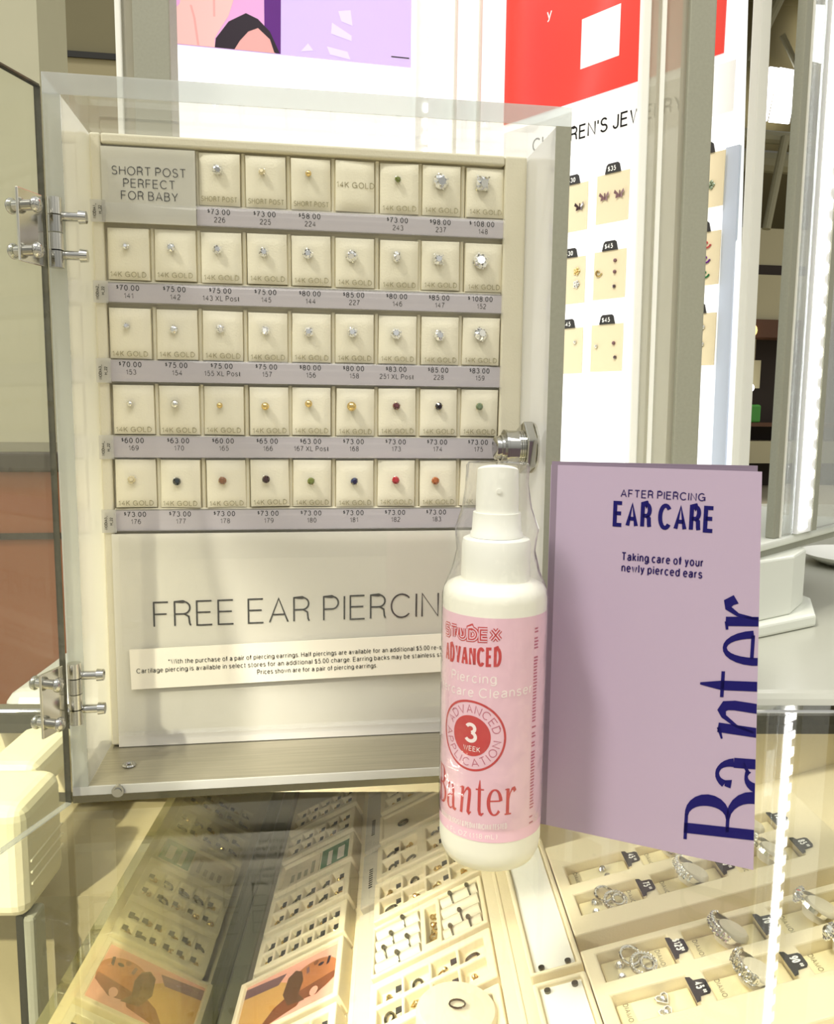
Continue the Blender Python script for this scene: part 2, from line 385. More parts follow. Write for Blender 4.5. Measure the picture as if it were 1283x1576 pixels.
g('t', .26, [(.1,.92),(.1,.14)]+ar(.22,.14,.12,.14,180,285), [(0,.7),(.26,.7)])
g('u', .46, [(0,.72),(0,.27)]+ar(.23,.27,.23,.27,180,360)+[(.46,.72)], [(.46,.3),(.46,0)])
g('v', .44, [(0,.72),(.22,0),(.44,.72)])
g('w', .68, [(0,.72),(.17,0),(.34,.72),(.51,0),(.68,.72)])
g('x', .44, [(0,0),(.44,.72)], [(0,.72),(.44,0)])
g('y', .44, [(0,.72),(.22,0)], [(.44,.72),(.17,-.15),(.04,-.25)])
g('z', .42, [(0,.72),(.42,.72),(0,0),(.42,0)])
g('0', .5, ar(.25,.5,.25,.5,0,360))
g('1', .28, [(0,.76),(.12,.8),(.24,1),(.24,0)])
g('2', .5, ar(.25,.74,.25,.26,165,-25)+[(.05,.16),(0,0),(.5,0)])
g('3', .5, ar(.24,.76,.22,.24,155,-80), ar(.24,.265,.26,.265,80,-155))
g('4', .54, [(.4,0),(.4,1),(0,.3),(.54,.3)])
g('5', .5, [(.45,1),(.1,1),(.05,.5)]+ar(.24,.33,.26,.33,130,-150))
g('6', .5, ar(.25,.33,.25,.33,0,360), ar(.29,.45,.29,.55,60,182))
g('7', .5, [(0,1),(.5,1),(.26,.5),(.16,0)])
g('8', .5, ar(.25,.76,.21,.24,0,360), ar(.25,.265,.25,.265,0,360))
g('9', .5, ar(.25,.67,.25,.33,0,360), ar(.21,.55,.29,.55,2,-120))
g('$', .5, ar(.25,.72,.22,.2,25,262)+ar(.25,.28,.24,.24,82,-160), [(.25,1.08),(.25,-.08)])
g('.', .0, [(0,0),(0,.07)])
g(',', .0, [(.02,.07),(-.02,-.12)])
g("'", .0, [(0,1),(0,.72)])
g('-', .3, [(0,.36),(.3,.36)])
g('_', .5, [(0,-.1),(.5,-.1)])
g('&', .66, [(.66,0),(.14,.68)]+ar(.29,.8,.17,.2,200,-20)+[(.1,.4)]+ar(.25,.24,.25,.24,130,330)+[(.6,.42)])
g('*', .3, [(.15,1),(.15,.7)], [(.02,.92),(.28,.78)], [(.02,.78),(.28,.92)])
g('(', .18, ar(.3,.45,.3,.7,130,230)); g(')', .18, ar(-.12,.45,.3,.7,50,-50)); g('/', .3, [(0,-.05),(.3,1)])

def ribbon(pts, wd):
    """quads of a stroke; wd a number or one width per point"""
    n = len(pts); ws = wd if isinstance(wd, (list, tuple)) else [wd]*n
    closed = n > 3 and abs(pts[0][0]-pts[-1][0]) < 1e-6 and abs(pts[0][1]-pts[-1][1]) < 1e-6
    L = []; Rr = []
    for i in range(n):
        def nrm(a, b):
            dx, dy = b[0]-a[0], b[1]-a[1]; l = math.hypot(dx, dy) or 1e-9; return (-dy/l, dx/l)
        n0 = nrm(pts[i-1], pts[i]) if i > 0 else (nrm(pts[-2], pts[-1]) if closed else None)
        n1 = nrm(pts[i], pts[i+1]) if i < n-1 else (nrm(pts[0], pts[1]) if closed else None)
        if n0 is None: n0 = n1
        if n1 is None: n1 = n0
        bx, by = n0[0]+n1[0], n0[1]+n1[1]; l2 = bx*bx+by*by
        if l2 < .12: bx, by, k = n1[0], n1[1], 1
        else: k = 2/l2
        h = ws[i]/2*min(k, 2.2)
        L.append((pts[i][0]+bx*h, pts[i][1]+by*h)); Rr.append((pts[i][0]-bx*h, pts[i][1]-by*h))
    return [(Rr[i], Rr[i+1], L[i+1], L[i]) for i in range(n-1)]
def text_quads(s, h, wt, xs=1.0, track=.22, align='c', ox=0, oy=0):
    """wt: stroke weight as a share of the cap height"""
    qs = []; x = 0
    for ch in s:
        if ch == ' ': x += .34*xs; continue
        wd, st = G[ch]
        for p in st:
            pts = [(x+wt/2+q[0]*xs, wt/2+q[1]*(1-wt)) for q in p]
            qs += ribbon(pts, wt)
        x += wd*xs+wt+track*xs-wt*.35
    x -= track*xs-wt*.35
    dx = {'c': -x/2, 'l': 0, 'r': -x}[align]
    return [tuple(((a+dx)*h+ox, b*h+oy) for a, b in q) for q in qs], x*h
def fit(s, h, wt, width, ox, oy, align='l', track=.22):
    """text squeezed or stretched to a width"""
    _, w1 = text_quads(s, h, wt, 1, track); _, w0 = text_quads(s, h, wt, .0, track)
    xs = (width-w0)/(w1-w0)
    return text_quads(s, h, wt, xs, track, align, ox, oy)[0]
def quads_mesh(qs, f, clip=None, cut=None):
    """planar quads through a mapping f(u, v) -> point"""
    mb = MB()
    if clip or cut:
        bm = bmesh.new()
        for q in qs:
            try: bm.faces.new([bm.verts.new((a, b, 0)) for a, b in q])
            except ValueError: pass
        for co, no in (clip or []):
            gm = bm.verts[:]+bm.edges[:]+bm.faces[:]
            bmesh.ops.bisect_plane(bm, geom=gm, plane_co=(co[0], co[1], 0), plane_no=(no[0], no[1], 0), clear_outer=True)
        for c_ in (cut or []):
            gm = bm.verts[:]+bm.edges[:]+bm.faces[:]
            bmesh.ops.bisect_plane(bm, geom=gm, plane_co=(c_, 0, 0), plane_no=(1, 0, 0))
        bm.verts.index_update()
        for fc in bm.faces: mb.add([f(v.co.x, v.co.y) for v in fc.verts], [tuple(range(len(fc.verts)))])
        bm.free()
    else:
        for q in qs: mb.add([f(a, b) for a, b in q], [(0, 1, 2, 3)])
    return mb

# serif word of the shop, letters in x-height units
tn, tk = .055, .2
def vw(pts, cx, cy_, ax_='x', a=tn, b=tk, p=1.4):
    o = []
    for q in pts:
        d = math.hypot(q[0]-cx, q[1]-cy_) or 1; c = abs((q[0]-cx)/d); o.append(a+(b-a)*c**p)
    return o
def serif_word(widths, gap, cuts=None):
    qs = []; x = 0
    def put(st, sx):
        for pts, ws in st:
            for q in ribbon(pts, ws): qs.append(tuple((x+a*sx, b) for a, b in q))
    def arcw(cx, cy_, rx, ry, a, b, lo=tn, hi=tk):
        n = 22; pts = ar(cx, cy_, rx, ry, a, b); k = len(pts)
        ws = [lo+(hi-lo)*abs(math.cos(math.radians(a+(b-a)*i/(k-1))))**1.5 for i in range(k)]
        return (pts, ws)
    def wpts(p, ws):
        k = len(p)-1; m_ = len(ws)-1
        return (p, [ws[min(m_-1, int(i*m_/k))]*(1-(i*m_/k-min(m_-1, int(i*m_/k))))+ws[min(m_-1, int(i*m_/k))+1]*(i*m_/k-min(m_-1, int(i*m_/k))) for i in range(k+1)])
    L = {
     'B': (.93, [([(.25,0),(.25,1.45)], .18), ([(.05,.03),(.5,.03)], tn), ([(.05,1.42),(.5,1.42)], tn), ([(.25,.76),(.5,.76)], tn),
                 arcw(.47,1.09,.30,.33,90,-90), arcw(.48,.395,.40,.365,90,-90)]),
     'a': (.72, [([(.5,.72),(.5,.2),(.54,.06),(.64,.02),(.72,.08)], [.17,.17,.15,.1,.05]), wpts(ar(.3,.72,.2,.25,0,150), [.15,.11,.07,.06,.08,.13]),
                 ([(.14,.84),(.13,.74)], [.1,.15]), arcw(.28,.26,.2,.26,60,300, .05, .17), ([(.5,.58),(.4,.52),(.34,.49)], [.05,.05,.06]), ([(.4,.03),(.5,.16)], .05)]),
     'n': (.86, [([(.2,0),(.3,1.0)], .17), ([(.1,.93),(.3,.99)], [.03,.06]), ([(.24,.45),(.34,.72),(.5,.92),(.6,.96),(.69,.9),(.7,.76),(.62,.1),(.68,.02),(.8,.1)], [.04,.05,.08,.12,.16,.17,.17,.1,.04])]),
     't': (.55, [([(.27,1.32),(.25,.98)], [.04,.17]), ([(.25,.98),(.25,.2),(.29,.07),(.38,.03),(.5,.1)], [.17,.17,.14,.1,.04]), ([(.04,.97),(.5,.97)], tn)]),
     'e': (.72, [arcw(.37,.5,.31,.47,5,318, .06, .18), ([(.12,.55),(.66,.55)], .055)]),
     'r': (.64, [([(.2,0),(.2,.98)], .17), ([(.04,.03),(.4,.03)], tn), ([(.05,.95),(.2,.97)], [.04,.05]), ([(.24,.5),(.32,.8),(.44,.95),(.54,.95),(.6,.84)], [.04,.06,.09,.15,.17])]),
    }
    for i, ch in enumerate('Banter'):
        wd, st = L[ch]; tw = widths[i]
        if cuts: x = cuts[i]
        put(st, tw/wd); x += tw+gap
    return qs
# ------------------------------------------------------------------ setting: the hall
floor = obj('floor', MB().box(-14, 14, -6, 16, -1.05, -1.0), 'floor', kind='structure')
obj('wall_back', MB().box(-9, 5, 9.0, 9.2, -1, 7), 'olive', kind='structure')
obj('trim_1', MB().box(-9, 5, 8.94, 9.0, 3.75, 3.81), 'blackgap', kind='structure')
obj('wall_left', MB().box(-9, 5, 8.96, 9.0, 1.2, 3.75), 'taupe', kind='structure')
obj('column_left', MB().box(-1.25, -.802, 2.9, 3.3, -1, 5), 'beige', kind='structure')
obj('ceiling', MB().box(-9, 14, 8.5, 16, 7.0, 7.1), 'roofdark', kind='structure')
# shop across the hall, seen through the slot in the display tower
obj('wall_right', MB().box(5.2, 12, 13.2, 13.4, -1, 7), 'roofdark', kind='structure')
st = thing('shop', 'dark shop front across the hall under cream fascia boards', 'shop', T(7.1, 11.6, -1))
obj('fascia', MB().box(-2, 3, 0, .3, 3.45, 4.0), 'shopcream', st)
obj('dark_band', MB().box(-2, 3, -.02, .1, 3.30, 3.45), 'shopdark', st)
obj('lower_fascia', MB().box(-2, 3, -.05, .3, 2.62, 3.30), 'shopcream', st)
obj('awning', MB().box(-2, 3, -.12, .3, 2.35, 2.62), 'shopbrown', st)
obj('interior', MB().box(-2, 3, .5, .6, 0, 2.6), 'shopdark', st)
obj('shelf', MB().box(-2, 3, -.1, .5, .98, 1.04), 'shopbrown', st)
obj('plinth', MB().box(-2, 3, -.05, .5, .4, .75), 'shopcream', st)
for i, (x, y, z, r_, mt, lb, nm) in enumerate([(6.91, 11.56, .61, .07, 'bulb', 'bright white shop bulb, left of the close pair', 'bulb'), (7.12, 11.56, .58, .07, 'bulb', 'bright white shop bulb, right of the close pair', 'bulb'),
                                        (7.02, 11.5, 1.45, .12, 'bulbwarm', 'dim amber lamp high in the dark shop', 'lamp')]):
    o = obj('shop_' + nm, MB().ball((x, y, z), r_).cyl((x, y, z+r_*.9), (x, y, 1.352), .006, 6), mt, smooth=True); tag(o, lb, nm)
tag(obj('hanging_sign', MB().box(7.22, 7.42, 11.78, 11.83, .58, 1.02).cyl((7.32, 11.805, 1.0), (7.32, 11.805, 1.352), .006, 6), 'shopcream', bevel=.02, seg=3), 'pale rounded hanging sign inside the dark shop', 'sign')
tag(obj('shop_goods', MB().box(6.95, 7.14, 11.9, 12.0, .76, .90).cyl((7.04, 11.95, .9), (7.04, 11.95, 1.6), .006, 6), 'shopblue', bevel=.02), 'small blue hanging box above the bulbs in the dark shop', 'box')
tag(obj('shop_goods', MB().box(7.12, 7.32, 11.52, 11.7, .04, .32), 'shopgreen', bevel=.03), 'small green box on the dark shop shelf', 'box')
tag(obj('shop_goods', MB().box(6.80, 7.04, 11.52, 11.7, .04, .22), 'shopred', bevel=.03), 'small red box low on the dark shop shelf', 'box')
# roof steel and skylights
def bar(name, a, b, r_, mt='truss'): return obj(name, MB().cyl(a, b, r_, 10), mt, kind='structure')
bar('roof_beam', (6.2, 11.0, 4.13), (9.6, 11.0, 4.08), .09); bar('roof_beam', (6.2, 11.2, 3.86), (9.6, 11.2, 3.80), .15)
bar('roof_brace', (6.35, 10.8, 5.0), (6.95, 10.8, 6.3), .075); bar('roof_brace', (6.98, 10.8, 4.07), (6.78, 10.8, 2.8), .06); bar('roof_brace', (7.98, 12.7, 6.3), (8.36, 12.7, 5.7), .05)
XZ = frame((0, 12.9, 0), (1, 0, 0), (0, 0, 1), (0, -1, 0))
for i, pts in enumerate([[(7.66, 5.03), (7.66, 5.25), (7.91, 5.88), (8.06, 5.87), (7.92, 5.03)], [(8.09, 5.88), (8.42, 5.85), (8.32, 5.01), (7.96, 5.02)], [(8.5, 6.9), (8.5, 6.05), (9.3, 5.95), (9.3, 6.9)]]):
    obj('window_%d' % (i+1), MB().prism(pts, -.02, .02), 'skylight', mat4=XZ, kind='structure')
# rust coloured cabinet left of the case
wc = thing('wooden_cabinet', 'rust brown wooden cabinet with dark stone top seen through the open acrylic door', 'cabinet', T(-.60, 1.64, -1))
obj('body', MB().box(-.5, .22, 0, .5, 0, 1.03), 'earth', wc)
obj('stone_top', MB().box(-.52, .24, -.02, .52, 1.03, 1.078), 'granite', wc, bevel=.01, seg=3)
obj('groove_trim', MB().box(-.5, .22, -.006, 0, .87, .885), 'granite', wc)

# ------------------------------------------------------------------ the glass counter
AL = math.radians(83)
V = Vector((math.cos(AL), math.sin(AL), 0)); H = Vector((V.y, -V.x, 0))
CF = frame((0, 0, 0), H, V, (0, 0, 1))           # counter frame: x across, y away, z up
def ramp(o, t):
    t = math.radians(t); u = H*math.cos(t)+Vector((0, 0, math.sin(t))); return frame(o, u, V, u.cross(V))
P1 = ramp((.2107, .0005, -.110), 28); P2 = ramp((.2444, -.0239, -.080), 16)
ct = thing('showcase_counter', 'white framed jewellery showcase counter with a glass top', 'counter', CF)
obj('glass_top', MB().box(-.106, .75, -.32, .118, -.008, 0), 'counter_glass', ct)
obj('rear_deck', MB().box(-.106, 1.3, .148, 1.3, -.06, .0), 'deck', ct, bevel=.012, seg=4)
obj('chrome_trim', MB().box(-.104, .75, .122, .136, -.016, -.001), 'chrome', ct, bevel=.003, seg=3)
obj('gasket', MB().box(-.104, .75, .118, .122, -.014, -.002), 'blackgap', ct)
obj('lining', MB().box(-.104, .75, .138, .148, -.062, -.016), 'traycream', ct)
obj('lining', MB().box(-.03, .75, .148, .60, -.066, -.061), 'traycream', ct)
obj('side_rail', MB().box(-.075, -.044, .0602, .118, -.030, -.0085), 'cream_frame', ct, bevel=.006, seg=3)
hm = (P1 @ Vector((-.190, 0, 0))).dot(H)
zb = (P1 @ Vector((-.188, 0, 0))).z
obj('front_glass', MB().box(hm-.004, hm, -.30, .60, zb-.015, -.009), 'front_glass', ct)
obj('bottom_channel', MB().box(hm, hm+.012, -.30, .60, zb-.014, zb+.004), 'channel', ct, bevel=.002)
obj('under_deck', MB().box(hm-.12, .75, -.32, .9, zb-.05, zb-.03), 'traycream', ct)
obj('rear_wall', MB().box(hm, .75, .60, .61, zb-.03, -.061), 'traycream', ct)
obj('outer_ledge', MB().box(-.106, hm-.006, .045, .75, -.6, -.075), 'taupe', ct)
cb = obj('corner_block', MB().box(-.100, -.0295, .012, .060, -.068, -.0085), 'cream_frame', ct, bevel=.008, seg=4)
gr = MB()
for i in range(3): gr.box(-.0302, -.0289, .018, .056, -.052+i*.006, -.0505+i*.006)
obj('ridge', gr, 'cream_frame', cb, bevel=.0005)
obj('corner_post', MB().box(-.0345, -.0285, .016, .030, -.6, -.068), 'towergrey', ct, bevel=.002)
obj('post_gasket', MB().box(-.038, -.0345, .017, .030, -.6, -.068), 'blackgap', ct)
# stepped ramps
obj('ramp_board', MB().box(-.186, .014, -.25, .45, -.026, -.014), 'traycream', ct, mat4=CF.inverted() @ P1)
obj('ramp_board', MB().box(-.045, .24, -.25, .30, -.030, -.018), 'traycream', ct, mat4=CF.inverted() @ P2)
for k, (a, b, hh) in enumerate([(-.0015, .0015, .004), (.0045, .0075, .006), (.0105, .013, .003)]):
    obj('ramp_ridge', MB().box(a, b, -.25, .45, -.014, hh-.006), 'traycream', ct, mat4=CF.inverted() @ P1, bevel=.0008)
for k, (v0, v1) in enumerate([(-.10, .128), (.136, .203), (.209, .30), (.306, .40)]):
    o = obj('label_rail', MB().box(-.0955, -.0815, v0, v1, -.014, -.006), 'labelrail', mat4=P1, bevel=.0008)
    tag(o, ['long white label rail nearest the viewer in the glass counter', 'short white label rail beside the tray of two stud rows', 'white label rail beside the green card tray', 'farthest white label rail, half hidden under the case'][k], 'label rail', 'label rails between trays')
    tk_ = MB()
    for j in range(9): tk_.box(-.0895, -.0865, v0+.02+j*.0028, v0+.0215+j*.0028, -.006, -.0059)
    if k < 3: obj('small_print', tk_, 'ink_grey', o)

def tray_mesh(u0, u1, v0, v1, h, pockets, depth):
    us = sorted({u0, u1} | {p[0] for p in pockets} | {p[1] for p in pockets}); vs_ = sorted({v0, v1} | {p[2] for p in pockets} | {p[3] for p in pockets})
    def low(i, j):
        a = (us[i]+us[i+1])/2; b = (vs_[j]+vs_[j+1])/2
        return any(p[0] < a < p[1] and p[2] < b < p[3] for p in pockets)
    mb = MB(); nu, nv = len(us)-1, len(vs_)-1; idx = {}
    def vt(i, j, z):
        k = (i, j, z)
        if k not in idx: idx[k] = len(mb.v); mb.v.append((us[i], vs_[j], z))
        return idx[k]
    for i in range(nu):
        for j in range(nv):
            z = -depth if low(i, j) else 0
            mb.f.append((vt(i,j,z), vt(i+1,j,z), vt(i+1,j+1,z), vt(i,j+1,z)))
            for (di, dj, a, b) in ((1,0,(i+1,j),(i+1,j+1)), (0,1,(i+1,j+1),(i,j+1)), (-1,0,(i,j+1),(i,j)), (0,-1,(i,j),(i+1,j))):
                ii, jj = i+di, j+dj
                z2 = (-depth if low(ii, jj) else 0) if 0 <= ii < nu and 0 <= jj < nv else -h
                if z2 < z: mb.f.append((vt(*a, z2), vt(*b, z2), vt(*b, z), vt(*a, z)))
    mb.f.append((vt(0,0,-h), vt(0,nv,-h), vt(nu,nv,-h), vt(nu,0,-h)))
    return mb
def tray(name, label, F, u0, u1, v0, v1, pockets, depth=.008, h=.0135, group='jewellery trays in the counter', cat='tray'):
    mb = tray_mesh(u0, u1, v0, v1, h, pockets, depth)
    o = obj(name, mb, 'traycream', mat4=F, bevel=.0009, seg=2)
    return tag(o, label, cat, group)

# small display earring + dark tag in a pocket, shared meshes
me_stud = mesh('tiny_earring', MB().ball((0, 0, .0022), .0019, 8, 5).tube([(0, .001, .002), (-.003, .002, .001), (-.005, 0, .001), (-.003, -.003, .001), (0, -.002, .002)], .0006, 6)); me_stud.materials.append(M['gold'])
me_stud2 = mesh('tiny_earring', MB().tube([(.004*math.cos(t*PI/6), .0028*math.sin(t*PI/6), .0015) for t in range(12)], .0009, 6, closed=True)); me_stud2.materials.append(M['darksteel'])
me_tag = mesh('small_tag', MB().prism([(-.0022,-.0028),(.0022,-.0028),(.0016,.0026),(-.0016,.0026)], 0, .0008)); me_tag.materials.append(M['tagblack'])
def small(F, u, v, z, me, name, label, cat, group, rz=0):
    o = bpy.data.objects.new(name, me); COL.objects.link(o); o.matrix_world = F @ T(u, v, z) @ Matrix.Rotation(rz, 4, 'Z'); tag(o, label, cat, group); return o
def filled_tray(label, which, F, u0, u1, v0, v1, nu, nv, mgn=.004, gapu=.0, tagged=True, split=0, skip=0):
    pk = []; pu = (u1-u0-2*mgn-split)/nu; pv = (v1-v0-2*mgn)/nv
    for j in range(nv):
        for i in range(nu):
            a = u0+mgn+i*pu+(split if split and i >= nu/2 else 0); b = v0+mgn+j*pv
            pk.append((a+.0008, a+pu-.0012, b+.0016, b+pv-.0016))
    o = tray('earring_tray', label, F, u0, u1, v0, v1, pk, depth=.006)
    for k, p in enumerate(pk):
        if k < skip: continue
        cu, cv = p[0]*.55+p[1]*.45, (p[2]+p[3])/2
        small(F, cu+R.uniform(-.001, .001), cv+R.uniform(-.001, .001), -.0058, me_stud if R.random() < .6 else me_stud2, 'small_earring', 'tiny earring in the ' + which, 'earring', 'earrings in the ' + which, R.uniform(0, 6))
        if tagged and k % 2 == 0 or nu >= 5:
            small(F, p[1]-.0012, cv, -.002, me_tag, 'pocket_tag', 'dark tag in the ' + which, 'tag', 'pocket tags in the ' + which, -PI/2)
    return o
# column nearest the front glass
filled_tray('cream earring tray half under the case, second beyond the green card tray', 'tray two beyond the green card', P1, -.172, -.104, .292, .330, 5, 2)
filled_tray('cream earring tray just beyond the green card tray', 'tray just beyond the green card', P1, -.172, -.104, .246, .284, 5, 2)
tray('card_tray', 'cream tray holding the green card, between two earring trays', P1, -.172, -.103, .201, .240, [(-.168, -.107, .205, .237)], depth=.004)
gc = tag(obj('green_card', MB().box(-.133, -.1075, .2055, .2365, -.004, -.0028), 'green_card', mat4=P1), 'green printed card lying in a cream tray under the glass', 'card')
obj('white_shape', MB().box(-.127, -.123, .211, .231, -.0028, -.0026).box(-.118, -.112, .213, .230, -.0028, -.0026), 'signpaper', gc)
cc = tag(obj('cream_card', MB().box(-.167, -.135, .2055, .2365, -.004, -.003), 'cardcream', mat4=P1), 'cream card with faint grey marks beside the green card', 'card')
fm = MB()
for j in range(4): fm.box(-.160+.006*j, -.157+.006*j, .212, .212+R.uniform(.008, .02), -.003, -.0028)
obj('faint_print', fm, 'foil', cc)
filled_tray('cream earring tray just nearer than the green card tray', 'tray just nearer than the green card', P1, -.172, -.103, .153, .195, 5, 2)
filled_tray('cream earring tray just beyond the photo of the bearded person', 'tray just beyond the photo of the bearded person', P1, -.172, -.103, .111, .147, 6, 2)
tray('photo_tray', 'cream tray holding the photo of a bearded person', P1, -.180, -.103, .051, .107, [(-.176, -.107, .055, .104)], depth=.003)
ph = tag(obj('model_photo', MB().box(-.1755, -.1075, .0555, .1035, -.003, -.0022), 'pinkprint', mat4=P1), 'printed photo of a bearded person in ochre top on pink, under the glass', 'photo')
def flat(name, pts, z, mt, par): return obj(name, MB().poly([(a*mm, b*mm, z*mm) for a, b in pts]), mt, par)
flat('ochre_top', [(-175.4,56),(-150,57),(-141,70),(-140,86),(-150,93),(-163,97),(-175.4,92)], -2.1, 'ochre', ph)
flat('shaded_neck', [(-160,56),(-133,62),(-128,72),(-136,78),(-150,70)], -2.05, 'brownskin2', ph)
flat('mauve_collar', [(-175.4,92),(-150,90),(-145,98),(-175.4,101)], -2.05, 'mauve', ph)
flat('face', [(-142,94)]+[(-124+18*math.cos(math.radians(t)), 81+16*math.sin(math.radians(t))) for t in range(140, -150, -14)]+[(-140,72)], -2.0, 'brownskin', ph)
flat('cheek_shadow', [(-135,66),(-120,64),(-108,72),(-108,78),(-122,76),(-134,74)], -1.95, 'brownskin2', ph)
flat('beard', [(-143,92),(-138,96),(-133,92),(-131,83),(-133,72),(-128,64),(-140,66),(-145,78)], -1.9, 'beard', ph)
flat('eye', [(-119+2.2*math.cos(t), 90.5+1.6*math.sin(t)) for t in [i*.6 for i in range(10)]], -1.9, 'blackprint', ph)
flat('eyebrow', [(-115,87),(-113,88),(-112,94),(-114,95)], -1.9, 'blackprint', ph)
flat('mouth', [(-130,93),(-128,94),(-127,88),(-129,87)], -1.9, 'mauve', ph)
flat('nose', [(-125,95),(-123,96.5),(-121,95),(-122,92),(-124,92)], -1.9, 'brownskin2', ph)
flat('ear', [(-122+3*math.cos(t), 68+4*math.sin(t)) for t in [i*.6 for i in range(10)]], -1.9, 'pinkprint', ph)
filled_tray('cream earring tray just nearer than the photo of the bearded person', 'tray just nearer than the photo of the bearded person', P1, -.176, -.103, .003, .046, 5, 2)
filled_tray('cream earring tray at the bottom edge, second nearer than the photo', 'second tray nearer than the photo', P1, -.176, -.103, -.045, -.002, 5, 2)
# middle column
filled_tray('farthest cream ring tray of the middle column, just under the case edge', 'farthest middle tray', P1, -.079, -.006, .246, .285, 4, 2)
o = tray('plain_tray', 'plain cream tray with almost nothing in it, left of the bottle base', P1, -.079, -.006, .200, .240, [(-.076, -.009, .204, .236)], depth=.002)
small(P1, -.058, .214, -.002, me_stud2, 'small_earring', 'single small earring alone on the plain cream tray', 'earring', None)
filled_tray('cream tray with two pairs of pocket rows, left of the bottle base', 'tray left of the bottle base', P1, -.080, -.005, .150, .194, 4, 2, split=.006)
filled_tray('cream tray of two pocket rows just beyond the ring roll tray', 'tray just beyond the ring rolls', P1, -.081, -.002, .103, .146, 4, 2)
rt = tray('ring_roll_tray', 'cream tray of padded ring rolls with an earring strip in the middle', P1, -.081, -.003, .050, .098, [(-.079, -.047, .053, .095), (-.0435, -.036, .057, .092), (-.033, -.006, .053, .095)], depth=.007)
for (a, b) in ((-.078, -.048), (-.032, -.007)):
    for j in range(4):
        c_ = .0582+j*.0104
        obj('ring_roll', MB().cyl((a, c_, -.004), (b, c_, -.004), .0049, 14), 'cushion', rt, smooth=True)
me_ring = mesh('small_ring', MB().tube([(0, .0055*math.cos(t*PI/8), -.004+.0058*math.sin(t*PI/8)) for t in range(16)], .0006, 6, closed=True).ball((0, 0, .0028), .0016, 8, 5)); me_ring.materials.append(M['darksteel'])
for k, (u, j) in enumerate([(-.066, 2), (-.058, 3), (-.071, 1), (-.062, 0), (-.055, 1), (-.026, 0), (-.019, 1), (-.012, 3), (-.024, 3), (-.014, 0)]):
    small(P1, u, .0582+j*.0104, 0, me_ring, 'small_ring', 'tiny ring on a padded roll in the ring roll tray', 'ring', 'rings on the padded rolls')
for k in range(4):
    small(P1, -.040, .063+k*.0075, -.0065, me_stud, 'small_earring', 'tiny gold earring in the narrow slot between the ring rolls', 'earring', 'gold earrings between the ring rolls', k)
filled_tray('cream tray of two pocket rows just nearer than the ring rolls', 'tray just nearer than the ring rolls', P1, -.081, -.003, .004, .045, 4, 2)
tray('watch_tray', 'cream tray at the bottom edge under the oval cushion', P1, -.081, -.003, -.06, -.001, [(-.066, -.008, -.055, -.006)], depth=.008)
wcn = thing('bracelet_cushion', 'round cream bracelet cushion with a tiny charm at the bottom edge', 'cushion', P1 @ T(-.034, -.020, -.008))
obj('pad', MB().lathe([(.0001, 0), (.019, 0), (.0205, .002), (.0205, .020), (.019, .022), (.0001, .0235)], 40), 'cushion', wcn, smooth=True, mat4=Matrix.Rotation(.5, 4, 'Y'))
obj('charm', MB().tube([(.004*math.cos(t*PI/6), .003*math.sin(t*PI/6), .0242) for t in range(12)], .0005, 6, closed=True), 'darksteel', wcn, mat4=Matrix.Rotation(.5, 4, 'Y'))
# slim trays with clear plates
for k, (v0, v1, sv) in enumerate([(-.008, .14, -.003), (-.075, -.0135, -.019)]):
    o = tray('slim_tray', ['slim cream tray with long clear plate beside the upper diamond tray', 'slim cream tray with clear plate at the bottom edge'][k], P2, -.029, -.0025, v0, v1, [(-.0265, -.005, v0+.002, v1-.002)], depth=.003)
    obj('insert_plate', MB().box(-.0258, -.0057, v0+.003, v1-.003, -.003, -.0018), 'white', o)
    for x in (-.0225, -.009):
        obj('screw', MB().cyl((x, sv, -.0018), (x, sv, -.0006), .0016, 12), 'darksteel', o, smooth=True)
# big diamond trays
cols = [(.005, .0405), (.048, .0845), (.092, .1275)]
UR = [(.026, .0445), (.054, .0725)]; LR = [(-.0515, -.033), (-.0245, -.0045)]
ut = tray('diamond_tray', 'upper cream tray of diamond rings and earrings, partly behind the lilac brochure', P2, -.002, .150, .012, .096, [(a, b, c, d) for a, b in cols for c, d in UR], depth=.011, h=.017)
lt = tray('diamond_tray', 'lower cream tray of diamond rings and earrings at the bottom right', P2, -.002, .150, -.075, .0, [(a, b, c, d) for a, b in cols for c, d in LR], depth=.011, h=.017)
DIA = text_quads('DIAMOND', .0024, .16, 1, .25)[0]
def pocket_pad(tr, a, b, c, d, side):
    """padded insert of a pocket; the print stands on the near flap"""
    p = obj('insert_pad', MB().box(a+.0006, b-.0006, c+.0006, d-.0006, -.011, -.0055), 'insert', tr, bevel=.001)
    f = (lambda x, y: (a+.005+y-.001, (c+d)/2-x, -.0054)) if side == 'l' else (lambda x, y: (b-.0075+y, (c+d)/2-x, -.0054))
    obj('printed_word', quads_mesh(DIA, f), 'foil', p)
def price_tag(u, v, txt, label):
    t = thing('price_tag', label, 'price tag', P2 @ T(u, v, .0002), 'black price tags')
    obj('tag_plate', MB().prism([(-.0075,-.0012),(.0075,-.0012),(.0068,.0008),(.0045,.0016),(.0042,.0058),(.003,.0068),(-.003,.0068),(-.0042,.0058),(-.0045,.0016),(-.0068,.0008)], 0, .0009), 'tagblack', t, mat4=Matrix.Rotation(-PI/2, 4, 'Z'))
    q = text_quads(txt, .0038, .2, .62, .22, 'c', -.0008, .0012)[0]+text_quads('00', .0016, .22, .7, .25, 'l', .0022, .0034)[0]
    obj('printed_price', quads_mesh(q, lambda x, y: (y, -x, .001)), 'tagwhite', t)
